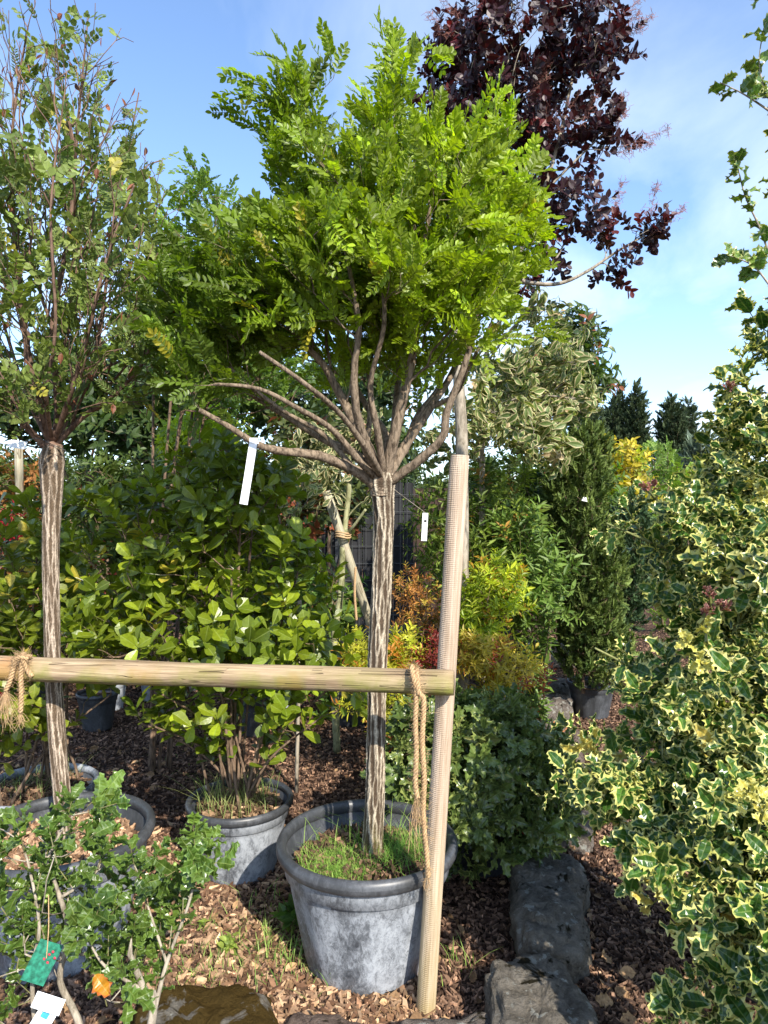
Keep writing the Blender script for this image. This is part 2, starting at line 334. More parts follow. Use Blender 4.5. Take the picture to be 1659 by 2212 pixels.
def simple_leaf(w=0.3, shape=(0.75, 1.0, 0.7), fold=0.3, curl=0.15):
    n = len(shape); ts = np.linspace(0, 1, n+2)[1:-1]
    V = [(0, 0, 0), (0, 1, -curl)]; a = [0, 0]
    for sgn in (-1, 1):
        for t, s_ in zip(ts, shape): V.append((sgn*w*s_*math.cos(fold), t, w*s_*math.sin(fold)-curl*t*t)); a.append(1)
    Fs = [np.array([[0]+[1]+[2+n-1-i for i in range(n)], [0]+[2+n+i for i in range(n)]+[1]])]
    return T(np.array(V, float), Fs, None, None, None, np.array(a, float))
def stalk(p0, p1, r=0.01):
    p0 = np.array(p0, float); p1 = np.array(p1, float); d = nrm(p1-p0); u = nrm(np.cross(d, [0.1, 0.2, 1.0])); w = np.cross(d, u)
    th = np.arange(3)*2*math.pi/3; V = np.vstack([p0+r*(np.cos(th)[:, None]*u+np.sin(th)[:, None]*w), p1+r*.6*(np.cos(th)[:, None]*u+np.sin(th)[:, None]*w)])
    return T(V, [np.array([[0, 1, 4, 3], [1, 2, 5, 4], [2, 0, 3, 5]])], None, None, np.ones(6), np.ones(6))
def holly_leaf(spines=6, w=0.30, margin=0.62, wave=0.10, fold=0.3, seed=0, tipw=0.12, pointy=0.16):
    r = np.random.default_rng(seed); n = spines*2
    ts = np.linspace(0.06, 0.93, n); base = w*np.sin(np.pi*np.clip(ts*0.93+0.05, 0, 1))**0.75
    V = [(0, 0, 0)]; a = [0.]; m = [0.]
    cols = [0.0, margin-.04, margin+.04, 1.0]
    for i, t in enumerate(ts):
        sp = i % 2
        for sgn in (-1, 1):
            jit = 1+0.12*r.normal()
            wi = base[i]*(1+(0.18+pointy if sp else -0.10)*jit); zz = wave*(1 if (i//2) % 2 else -1)*jit if sp else 0
            for c in (cols[1:] if sgn > 0 else cols[1:]):
                mg = c*base[i] if c < 1 else wi
                V.append((sgn*mg*math.cos(fold), t+(0.05 if (sp and c == 1) else 0), mg*math.sin(fold)+zz*c*c-0.12*t*t)); a.append(c); m.append(1. if c > margin else 0.)
        V.append((0, t, -0.12*t*t)); a.append(0.); m.append(0.)
    V.append((0, 1.03, -0.17)); a.append(0.); m.append(1.)
    idx = lambda i, j: 1+i*7+{-3: 2, -2: 1, -1: 0, 0: 6, 1: 3, 2: 4, 3: 5}[j]
    q = []; tr = []; tip = 1+n*7
    for j in range(-3, 3):
        tr.append((0, idx(0, j+1), idx(0, j))); tr.append((tip, idx(n-1, j), idx(n-1, j+1)))
        for i in range(n-1): q.append((idx(i, j), idx(i, j+1), idx(i+1, j+1), idx(i+1, j)))
    return T(np.array(V), [np.array(q), np.array(tr)], np.array(m), None, None, np.array(a))
def rotm(axis, ang): return np.array(Matrix.Rotation(ang, 3, axis))
def spread(parts):    # R for a leaf leaving the stem (stem runs +Y): turned by azim about Y, tilted away by tilt
    az, tilt = parts
    return rotm('Y', az)@rotm('X', 0)@np.array(Matrix.Rotation(-tilt, 3, 'X')) 
def whorl(lf, n, L, lsize, tilt0, tilt1, seed=0, spiral=2.399, r=0.006, sizevar=0.2, tipsmall=0.7, st=True, start=0.1):
    """leaves round an upright shoot running +Z of length L"""
    rr = np.random.default_rng(seed); t = T()
    if st: t.put(stalk((0, 0, -0.02), (0, 0, L), r))
    for i in range(n):
        f = (i+0.5)/n; z = L*(start+(1-start)*f); az = i*spiral+rr.normal()*0.25; tilt = tilt0+(tilt1-tilt0)*f+rr.normal()*0.18
        # leaf along +Y, normal +Z ; tilt raises the tip towards +Z
        R = rotm('Z', az)@rotm('X', tilt)@rotm('Y', rr.normal()*0.3)
        sc = lsize*(1+(tipsmall-1)*f)*(1+sizevar*rr.normal())
        t.put(lf, R, (0, 0, z), max(sc, lsize*.4), rr.normal()*0.10)
    return t.pack()
def pinnate(lf, pairs, L, size, seed=0, droop=0.25, term=True, angle=1.0):
    """compound leaf whose stalk runs +Z, leaflets lying in the XZ plane, upper side +Y-ish"""
    rr = np.random.default_rng(seed); t = T(); pts = []
    for i in range(8):
        f = i/7; pts.append((0, -droop*L*f*f, L*f*(1-.15*f)))
    for i in range(7): t.put(stalk(pts[i], pts[i+1], 0.0009))
    pts = np.array(pts)
    for i in range(pairs):
        f = 0.16+0.80*i/max(1, pairs-1); p = np.array([0, -droop*L*f*f, L*f*(1-.15*f)])
        for s in (-1, 1):
            a = angle+rr.normal()*0.12
            # leaf local: +Y length, +Z normal -> length (s*sin a,0,cos a), normal +Y
            yv = np.array([s*math.sin(a), rr.normal()*0.16-0.05, math.cos(a)]); yv /= np.linalg.norm(yv)
            zv = np.array([rr.normal()*.2, 1.0, rr.normal()*.2]); xv = np.cross(yv, zv); xv /= np.linalg.norm(xv); zv = np.cross(xv, yv)
            t.put(lf, np.stack([xv, yv, zv], 1), p, size*(1-0.25*abs(f-.5))*(1+.1*rr.normal()), rr.normal()*0.09)
    if term:
        yv = np.array([0, -droop, 1.0]); yv /= np.linalg.norm(yv); zv = np.array([0, 1.0, droop]); xv = np.cross(yv, zv); xv /= np.linalg.norm(xv); zv = np.cross(xv, yv)
        t.put(lf, np.stack([xv, yv, zv], 1), pts[-1], size)
    return t.pack()
def scatter(g, temps, pos, zdir, face, scale, col, mcol=None, scol=(0.12, 0.16, 0.05), tint=0.15, ymode=False):
    """place templates: their +Z along zdir (or +Y when ymode), +Y facing 'face'"""
    n = len(pos)
    if n == 0: return
    pick = rng.integers(0, len(temps), n); zdir = nrm(zdir); scale = np.broadcast_to(scale, (n,)); col = np.broadcast_to(col, (n, 3))
    face = face-zdir*np.sum(face*zdir, 1, keepdims=True)+1e-6; face = nrm(face)
    x = np.cross(face, zdir) if not ymode else np.cross(zdir, face)
    R = np.stack([x, face, zdir], -1) if not ymode else np.stack([x, zdir, face], -1)
    it = rng.normal(size=n)*tint
    for k, t in enumerate(temps):
        s = np.where(pick == k)[0]
        if not len(s): continue
        V = np.einsum('nij,vj->nvi', R[s], t.V)*scale[s][:, None, None]+pos[s][:, None]
        base = col[s][:, None, :]*np.exp((it[s][:, None]+t.t[None]*1.2))[..., None]
        if mcol is not None:
            mc = np.asarray(mcol); mc = mc[s][:, None, :] if mc.ndim == 2 else mc[None, None, :]
            base = base*(1-t.m[None, :, None])+mc*t.m[None, :, None]*np.exp(it[s]*.5)[:, None, None]
        base = base*(1-t.k[None, :, None])+np.array(scol)[None, None, :]*t.k[None, :, None]
        C = np.concatenate([base, np.broadcast_to(t.a[None, :, None], base.shape[:2]+(1,))], -1)
        nv = len(t.V); off = (np.arange(len(s))*nv)[:, None, None]
        g.add(V.reshape(-1, 3), [(f[None]+off).reshape(-1, f.shape[1]) for f in t.F], C.reshape(-1, 4))
# ------------------------------------------------------------ tree growing
def blobs(bl, n):
    w = np.array([b[6] if len(b) > 6 else b[3]*b[4]*b[5] for b in bl], float); w /= w.sum(); out = []
    for b, k in zip(bl, (w*n).astype(int)+1):
        px, py, D, rx, ry, rz = b[:6]; u = nrm(rng.normal(size=(k, 3)))*(rng.random((k, 1))**0.42)
        c = P(px, py, D); out.append(c+u*np.array([rx/F*D, rz, ry/F*D]))
    return np.concatenate(out)
def grow(seeds, targets, bf=0.35, step=0.06, r0=0.0012, e=2.35, wob=0.12, bend=0.35, uppen=0.4):
    Pn = []; par = []; plen = []; fix = []; dr = []
    def addnode(p, pa, r=0.0):
        p = np.asarray(p, float); i = len(Pn)
        if pa < 0: Pn.append(p); par.append(-1); plen.append(0.); dr.append(np.array([0, 0, 1.]))
        else:
            d = p-Pn[pa]; l = np.linalg.norm(d); Pn.append(p); par.append(pa); plen.append(plen[pa]+l); dr.append(d/max(l, 1e-9))
        fix.append(r); return i
    for pl, ra, rb in seeds:
        pl = smoothline(pl, 5); pa = -1
        if Pn:
            A = np.array(Pn); pa = int(np.argmin(np.linalg.norm(A-pl[0], axis=1)))
        for i, p in enumerate(pl):
            if pa >= 0 and i == 0 and np.linalg.norm(Pn[pa]-p) < 1e-4: continue
            pa = addnode(p, pa, ra+(rb-ra)*i/(len(pl)-1))
    root = Pn[0]; ns = len(Pn)
    cap = len(Pn)+len(targets)*14; A = np.zeros((cap, 3)); L = np.zeros(cap); Dd = np.zeros((cap, 3)); m = len(Pn)
    A[:m] = Pn; L[:m] = plen; Dd[:m] = dr
    A0 = A[:m].copy()
    dist = np.array([np.min(np.linalg.norm(A0-t, axis=1)) for t in targets])
    for ti in np.argsort(dist):
        t = targets[ti]; v = t-A[:m]; d = np.linalg.norm(v, axis=1)+1e-6
        cs = np.sum(v*Dd[:m], 1)/d
        cost = d*(1.35-0.35*cs)+bf*L[:m]+uppen*np.maximum(0, -v[:, 2])
        j = int(np.argmin(cost)); dj = d[j]; k = max(1, int(math.ceil(dj/step)))
        p0 = A[j].copy(); c = p0+Dd[j]*dj*bend+np.array([0, 0, 0.05*dj]); pa = j
        for q in range(1, k+1):
            f = q/k; p = (1-f)**2*p0+2*f*(1-f)*c+f*f*t
            if q < k: p = p+rng.normal(size=3)*wob*step
            pa = addnode(p, pa); A[m] = p; L[m] = plen[-1]; Dd[m] = dr[-1]; m += 1
    Pn = np.array(Pn); par = np.array(par); n = len(Pn)
    acc = np.zeros(n); kids = [[] for _ in range(n)]
    for i in range(n):
        if par[i] >= 0: kids[par[i]].append(i)
    R = np.zeros(n)
    for i in range(n-1, -1, -1):
        r = (acc[i]**(1/e)) if kids[i] else r0
        R[i] = max(r, fix[i]); 
        if fix[i] > 0: R[i] = max(fix[i], min(r, fix[i]*1.25))
        if par[i] >= 0: acc[par[i]] += R[i]**e
    return dict(P=Pn, par=par, R=R, kids=kids, ns=ns)
def limbs(g, tr, nmax=7, thick=None, ridge=True, rmin=0.0):
    Pn, par, R, kids = tr['P'], tr['par'], tr['R'], tr['kids']
    stack = [(-1, 0)]
    while stack:
        pa, i = stack.pop(); ch = ([pa] if pa >= 0 else [])+[i]
        while kids[i]:
            ks = sorted(kids[i], key=lambda q: -R[q]); 
            for q in ks[1:]: stack.append((i, q))
            i = ks[0]; ch.append(i)
        rr = R[ch].copy()
        if pa >= 0: rr[0] = min(R[pa], rr[1]*1.25)
        if rr.max() < rmin: continue
        n = 10 if rr.max() > 0.012 else (6 if rr.max() > 0.004 else 4 if rr.max() > 0.0018 else 3)
        tube(g, Pn[ch], rr, n, cap=True, lump=0.07 if rr.max() > 0.008 else 0.0)
def shoots(tr, rmax, spacing, jit=0.6, up=0.3, tipbias=True, cluster=1):
    Pn, par, R = tr['P'], tr['par'], tr['R']; i = np.where((par >= 0) & ((R < rmax) | ((R < rmax*1.7) & (np.arange(len(R)) < tr['ns']))))[0]
    a = Pn[par[i]]; b = Pn[i]; l = np.linalg.norm(b-a, axis=1); k = l/spacing*cluster
    cnt = np.floor(k+rng.random(len(k))).astype(int); idx = np.repeat(np.arange(len(i)), cnt)
    f = rng.random(len(idx))[:, None]; pos = a[idx]*(1-f)+b[idx]*f; d = nrm(b-a)[idx]
    side = nrm(rng.normal(size=(len(idx), 3))); dirs = nrm(d+side*jit+np.array([0, 0, up]))
    return pos, dirs, d
def tips(tr):
    i = np.array([k for k in range(len(tr['P'])) if not tr['kids'][k] and k >= tr['ns']]); 
    return tr['P'][i], nrm(tr['P'][i]-tr['P'][tr['par'][i]])
def cols(n, a, b, p=1.0, third=None, frac=0.0):
    f = rng.random((n, 1))**p; c = np.array(a)*(1-f)+np.array(b)*f
    if third is not None:
        m = rng.random(n) < frac; c[m] = np.array(third)
    return c
UP = np.array([0, 0, 1.0])
def upface(n, j=0.6, bias=(0.25, -0.35, 1.0)): return nrm(np.array(bias)+rng.normal(size=(n, 3))*j)
# template library
LF_small = simple_leaf(0.27, (0.72, 1.0, 0.82), 0.25, 0.08)
LF_round = simple_leaf(0.40, (0.78, 1.0, 0.9), 0.2, 0.06)
LF_narrow = simple_leaf(0.15, (0.8, 1.0, 0.6), 0.25, 0.2)
LF_obov = leaf([0.14, 0.24, 0.31, 0.29], fold=0.22, curl=0.14)
LF_oval = leaf([0.20, 0.26, 0.24, 0.12], fold=0.3, curl=0.22)
LF_smoke = simple_leaf(0.36, (0.6, 0.95, 1.0, 0.7), 0.15, 0.1)
LF_vari = leaf([0.15, 0.24, 0.20, 0.09], fold=0.25, curl=0.35, margin=0.60)
HOLLY_V = [holly_leaf(5, 0.29, 0.76, 0.10, 0.28, s, pointy=.26) for s in range(4)]+[holly_leaf(5, 0.27, 0.60, 0.14, 0.45, 9, pointy=.3), holly_leaf(6, 0.29, 0.80, 0.07, 0.15, 10, pointy=.2)]
HOLLY_G = [holly_leaf(4, 0.33, 0.9, 0.10, 0.25, s+20, pointy=0.12) for s in range(3)]
OSM = [holly_leaf(4, 0.25, 0.55, 0.08, 0.3, s+40, pointy=0.22) for s in range(3)]
PINN = [pinnate(LF_small, n, 0.10, 0.024, s, d) for s, (n, d) in enumerate([(7, .1), (8, .3), (6, .2), (9, .35), (7, .5)])]
PINN_L = [pinnate(LF_round, n, 0.085, 0.023, s+9, d) for s, (n, d) in enumerate([(4, .15), (5, .3), (3, .1), (6, .2)])]
FERN = [pinnate(LF_narrow, 9, 0.09, 0.016, 33, 0.2), pinnate(LF_narrow, 8, 0.08, 0.014, 34, 0.35)]
ROSE = [whorl(LF_obov, n, 0.07, 0.082, 0.25, 0.95, s, r=0.0016, tipsmall=0.6) for s, n in enumerate((5, 7, 6, 4))]
SMOKE = [whorl(LF_smoke, n, 0.12, 0.048, 0.1, 0.9, s+50, r=0.0014) for s, n in enumerate((11, 9, 13))]
NAND = [whorl(LF_narrow, n, 0.10, 0.05, 0.2, 0.9, s+60, r=0.001) for s, n in enumerate((11, 13, 9))]
VARI = [whorl(LF_vari, n, 0.10, 0.085, -1.15, -0.5, s+70, r=0.0016, tipsmall=0.7) for s, n in enumerate((6, 7, 5))]
VHOL = [whorl(h, n, 0.115, 0.070, 0.15, 0.85, s+80, r=0.0022, tipsmall=0.75) for s, (h, n) in enumerate(zip(HOLLY_V, (7, 8, 8, 7, 8, 6)))]
GHOL = [whorl(h, n, 0.07, 0.048, 0.1, 0.85, s+90, r=0.0016, tipsmall=0.8) for s, (h, n) in enumerate(zip(HOLLY_G, (6, 7, 5)))]
OSMW = [whorl(h, n, 0.09, 0.068, 0.0, 0.7, s+100, r=0.0016, tipsmall=0.75) for s, (h, n) in enumerate(zip(OSM, (8, 9, 7)))]
BROAD = [whorl(LF_oval, n, 0.12, 0.062, 0.2, 0.9, s+110, r=0.0015) for s, n in enumerate((9, 8, 10))]
def conifer_spray(seed):
    rr = np.random.default_rng(seed); t = T(); s = simple_leaf(0.15, (0.9, 1.0, 0.7), 0.3, 0.0)
    for i in range(9):
        z = 0.014*i; az = rr.random()*6.28; tilt = 0.9+rr.normal()*0.15; R = rotm('Z', az)@rotm('X', tilt); l = 0.055*(1-i/16); t.put(s, R, (0, 0, z), l, rr.normal()*.15)
        for sg in (-1, 1, -1.0, 1.0):
            f = rr.uniform(.2, .8); t.put(s, R@rotm('Z', sg*.7)@rotm('X', rr.normal()*.3), np.array([0, 0, z])+R@np.array([0, l*f, 0]), l*.5, rr.normal()*.2)
    t.put(s, rotm('X', 1.5), (0, 0, 0.03), 0.11)
    return t.pack()
CONI = [conifer_spray(i) for i in range(4)]
# ------------------------------------------------------------ the setting: ground
def hgt(x, y): return 0.012*np.sin(x*3.1+y*1.7)+0.010*np.sin(x*7.3-y*5.1+1)+0.006*np.sin(x*13+y*11)
g = Geo()
xs = np.concatenate([[-600, -60, -15], np.linspace(-6, 6, 121), [15, 60, 600]]); ys = np.concatenate([[-300, -20], np.linspace(-1, 13, 141), [25, 80, 900]])
X, Y = np.meshgrid(xs, ys); Z = np.where((abs(X) < 6.5) & (Y < 13.5) & (Y > -1.5), hgt(X, Y), 0.0)
nx = len(xs); i, j = np.meshgrid(np.arange(nx-1), np.arange(len(ys)-1)); b = (j*nx+i).ravel()
g.add(np.stack([X, Y, Z], -1).reshape(-1, 3), np.stack([b, b+1, b+nx+1, b+nx], -1))
tag(g.build('ground', M['soil'], smooth=True), kind='structure')
def chips(name, pts, zs, lo, hi, size, mat, mnx=None):
    n = len(pts); L = size*(0.5+rng.random(n)*1.1); Wd = L*(0.12+rng.random(n)*0.26); H = 0.001+rng.random(n)*0.004
    az = rng.random(n)*6.283; tx = rng.normal(size=n)*0.35; base = np.array([[-1, -.7], [.4, -1], [1, .2], [.3, 1], [-.8, .8]])
    c, s = np.cos(az), np.sin(az); lx = base[None, :, 0]*(L/2)[:, None]*(1+.25*rng.normal(size=(n, 5))); ly = base[None, :, 1]*(Wd/2)[:, None]*(1+.2*rng.normal(size=(n, 5)))
    x = c[:, None]*lx-s[:, None]*ly; y = s[:, None]*lx+c[:, None]*ly; z = lx*tx[:, None]+ly*(rng.normal(size=n)*.4)[:, None]
    top = np.stack([x, y, z+H[:, None]*1.6], -1); bot = np.stack([x, y, z-H[:, None]], -1)
    V = np.concatenate([top, bot], 1)+np.stack([pts[:, 0], pts[:, 1], zs], -1)[:, None]
    off = (np.arange(n)*10)[:, None, None]; pent = np.array([[0, 1, 2, 3, 4]]); side = np.array([[i, i+5, (i+1) % 5+5, (i+1) % 5] for i in range(5)])
    f = rng.random((n, 1))**1.7; C = np.array(lo)*(1-f)+np.array(hi)*f; C = C*np.exp(rng.normal(size=(n, 1))*.3)
    C = np.repeat(np.concatenate([C, np.ones((n, 1))], 1), 10, 0); g = Geo()
    g.add(V.reshape(-1, 3), [(pent[None]+off).reshape(-1, 5), (side[None]+off).reshape(-1, 4)], C); return g
n = 110000; D = 1.7+(rng.random(n)**1.5)*7.3; X = (rng.random(n)*2-1)*0.62*D
pts = np.stack([X, D], -1)
tag(chips('c', pts, hgt(pts[:, 0], pts[:, 1])+0.003+rng.random(n)*0.008, (0.045, 0.024, 0.016), (0.34, 0.205, 0.13), 0.020, None).build('bark_mulch', M['chips']), 'brown bark mulch of small wood chips covering the nursery ground', 'mulch', kind='stuff')
# dry fallen leaves
g = Geo(); n = 900; D = 1.9+(rng.random(n)**1.3)*4.5; X = (rng.random(n)*2-1)*0.6*D
pos = np.stack([X, D, hgt(X, D)+0.012+rng.random(n)*0.012], -1)
k = rng.random(n) < 0.62+0.2*(X < 0.1)
scatter(g, [LF_oval, LF_smoke, HOLLY_G[0]], pos, nrm(rng.normal(size=(n, 3))*[1, 1, .35]), upface(n, .5), 0.028+rng.random(n)*0.03, cols(n, (0.16, 0.08, 0.035), (0.52, 0.33, 0.17), 0.9), mcol=(0.4, 0.25, 0.12), ymode=True, tint=.25)
tag(g.build('fallen_leaves', M['dry'], smooth=False), 'scattered tan and brown dry leaves lying on the bark mulch', 'fallen leaves', kind='stuff')
# fine dry straws on the sunny mulch in front
g = Geo()
for i in range(800):
    c = G(rng.uniform(330, 900), rng.uniform(1840, 2212)); a = rng.random()*6.28; l = rng.uniform(.03, .1); bnd = rng.normal()*.4
    t_ = np.linspace(0, 1, 5)[:, None]; d = np.array([math.cos(a), math.sin(a), 0]); p_ = np.array([-d[1], d[0], 0])
    tube(g, c+d*l*t_+p_*bnd*l*t_*(1-t_)+UP*(0.012+0.02*t_*(1-t_)), 0.0009, 3, C=(*(np.array((.42, .25, .12))*rng.uniform(.5, 1.3)), 1))
tag(g.build('straw_litter', M['dry']), 'thin dry stalks strewn over the sunlit mulch between the pots', 'dry stalks', kind='stuff')
g = Geo(); n = 3800; pp = np.array([G(rng.uniform(300, 930), 1106+1106*(.62+.42*rng.random())) for _ in range(n)])[:, :2]
tag(chips('c', pp, hgt(pp[:, 0], pp[:, 1])+.010+rng.random(n)*.008, (.12, .06, .032), (.56, .37, .22), .030, None).build('shredded_bark', M['chips']), 'pale tan shredded bark over the mulch in front of the pots', 'mulch', kind='stuff')
# grass tufts and weeds
def blades(g, pos, h, w, col1, col2, lean=0.5):
    n = len(pos); a = rng.random(n)*6.28; d = np.stack([np.cos(a), np.sin(a), 0*a], -1); s = np.stack([-np.sin(a), np.cos(a), 0*a], -1)
    hh = h*(0.5+rng.random(n)); ll = lean*rng.random(n)*hh*1.2; V = []
    for f, wf in ((0, 1.0), (0.4, .9), (0.75, .55), (1.0, 0)):
        c = pos+UP*(hh*(f-.25*f*f))[:, None]+d*(ll*f*f)[:, None]
        if wf: V += [c-s*w*wf/2, c+s*w*wf/2]
        else: V += [c]
    V = np.stack(V, 1); off = (np.arange(n)*7)[:, None, None]
    C = cols(n, col1, col2); C = np.repeat(np.concatenate([C, np.ones((n, 1))], 1), 7, 0)
    g.add(V.reshape(-1, 3), [(np.array([[0, 1, 3, 2], [2, 3, 5, 4]])[None]+off).reshape(-1, 4), (np.array([[4, 5, 6]])[None]+off).reshape(-1, 3)], C)
g = Geo()
for px, py, sp, n, h in [(640, 2010, .10, 45, .08), (700, 2085, .08, 50, .08), (600, 1960, .06, 20, .1), (500, 2085, .12, 150, .05), (620, 2080, .06, 70, .09), (450, 2090, .08, 90, .06), (760, 2110, .05, 50, .09), (580, 2040, .05, 40, .08), (430, 1640, .3, 30, .03), (980, 2080, .05, 25, .1)]:
    c = G(px, py); p_ = c+rng.normal(size=(n, 3))*[sp, sp, 0]; p_[:, 2] = hgt(p_[:, 0], p_[:, 1]); blades(g, p_, h, .0035, (.10, .20, .04), (.36, .46, .13), .9)
tag(g.build('ground_grass', M['grass']), 'loose tufts of green grass growing in the mulch beside the big pot', 'grass', kind='stuff')
# seedlings on the ground
def weed(px, py, sc, lab, n=7, col=((.16, .28, .05), (.34, .46, .12))):
    c = G(px, py); g = Geo(); pos = c+rng.normal(size=(n, 3))*[.012*sc, .012*sc, 0]+UP*(0.02+.03*rng.random((n, 1)))*sc
    scatter(g, [whorl(LF_oval, 5, .03, .045, .1, .7, n, r=.0012)], pos, nrm(UP+rng.normal(size=(n, 3))*.4), upface(n), sc*(.7+.5*rng.random(n)), cols(n, *col))
    for q in pos: tube(g, [c, (c+q)/2+rng.normal(size=3)*.004, q], .0012, 3, C=(.2, .3, .08, 1))
    tag(g.build('weed', M['leaf'], loc=c), lab, 'weed', 'small weeds on the mulch')
weed(495, 2065, 1.0, 'light green leafy weed on the sunny mulch behind the mossy stone')
weed(435, 2025, .8, 'pale weed seedling left of the leafy weed behind the mossy stone', 4)
weed(630, 2020, 1.3, 'dark green weed clump against the left side of the grassy pot', 9, ((.04, .10, .02), (.10, .2, .05)))
weed(430, 1880, .5, 'tiny weed seedling in front of the pot of the upright leafy shrub', 4)
# ------------------------------------------------------------ stones
def stone(c, w, l, h, rot, mat, label, seed, tilt=0.0, blocky=4.5):
    r = np.random.default_rng(seed); g = Geo(); nn = 64
    th = np.linspace(0, 2*np.pi, 2*nn, endpoint=False); ph = np.linspace(-np.pi/2, np.pi/2, nn)
    TH, PH = np.meshgrid(th, ph); sp = lambda v, e: np.sign(v)*np.abs(v)**e
    x = sp(np.cos(PH), 2/blocky)*sp(np.cos(TH), 2/blocky); y = sp(np.cos(PH), 2/blocky)*sp(np.sin(TH), 2/blocky); z = sp(np.sin(PH), 2/blocky)
    V = np.stack([x*w/2, y*l/2, z*h/2], -1).reshape(-1, 3)
    from mathutils import noise as mn
    nv = nrm(V/np.array([w, l, h])); o3 = Vector((seed*3.7, seed*1.3, 5.))
    d = np.array([mn.fractal(Vector(p)*7+o3, .55, 2.1, 8)*.5+abs(mn.noise(Vector(p)*13+o3))*.9-.3+mn.noise(Vector(p)*4-o3)*.7 for p in V])
    V = V+nv*(0.034*d[:, None])*min(1.0, h/0.14)
    V = V@np.array(Matrix.Rotation(tilt, 3, 'Y')).T@np.array(Matrix.Rotation(rot, 3, 'Z')).T
    m = 2*nn; i, j = np.meshgrid(np.arange(m), np.arange(nn-1)); i2 = (i+1) % m
    g.add(V, np.stack([j*m+i, j*m+i2, (j+1)*m+i2, (j+1)*m+i], -1).reshape(-1, 4))
    o = g.build('edging_stone', mat, smooth=True); o.location = (c[0], c[1], h/2-0.04); tag(o, label, 'stone', 'stones edging the planting beds'); return o
stone(G(432, 2232, .1), .43, .40, .17, .1, M['stone_moss'], 'grey stone with a brown mossy top at the bottom left of the bed edge', 1, blocky=3.5)
stone(G(690, 2262, .07), .34, .30, .11, -.1, M['stone_red'], 'low flat brownish stone in front of the big grassy pot', 2, blocky=3)
stone(G(1010, 2268, .07), .50, .30, .14, .05, M['stone_pale'], 'pale lichen-spotted stone at the foot of the ribbed post', 3, blocky=3)
stone(G(1170, 2180, .12), .32, .50, .19, -.02, M['stone'], 'largest dark grey stone with black moss spots, nearest in the receding row', 4)
stone(G(1185, 1985, .10), .26, .46, .19, -.1, M['stone'], 'dark narrow stone with round black moss patches, second in the receding row', 5, blocky=4)
stone(G(1185, 1885, .10), .30, .34, .20, -.15, M['stone'], 'shaded dark stone beneath the tips of the spotted green bush', 6)
stone(G(1222, 1770, .08), .26, .36, .17, -.25, M['stone_pale'], 'light stone half hidden by the edge of the spotted green bush', 7)
stone(G(1222, 1680, .08), .27, .42, .17, -.3, M['stone_pale'], 'pale sunlit stone just below the reddish rough one', 8)
stone(G(1203, 1605, .12), .32, .46, .22, -.3, M['stone_red'], 'rough reddish stone with orange twigs lying on top', 9, blocky=3.2)
stone(G(1193, 1530, .10), .29, .40, .22, -.3, M['stone_pale'], 'flat-topped grey stone behind the rough reddish one', 10, blocky=5)
stone(G(1200, 1488, .10), .26, .40, .22, -.35, M['stone'], 'dark stone beside the juniper pot', 11, blocky=4)
stone(G(1180, 1408, .12), .60, .30, .28, -.2, M['stone_pale'], 'wide grey stone block left of the juniper, farthest in the row', 12, blocky=5)
# twigs on stone
g = Geo(); c = G(1203, 1605, .12)+[0, 0, .07]
for a, l in ((.9, .16), (1.2, .15), (1.9, .10), (.7, .12), (1.4, .17)):
    o_ = c+np.array([rng.normal()*.03, rng.normal()*.03, 0]); tube(g, [o_-[l*math.cos(a)/2, l*math.sin(a)/2*.6, -.0], o_+[0, 0, .012], o_+[l*math.cos(a)/2, l*math.sin(a)/2*.6, .05]], .004, 5, C=(.42, .17, .07, 1))
tag(g.build('dry_twig', M['dry'], loc=c), 'orange-brown twigs lying on the rough reddish stone', 'twigs')
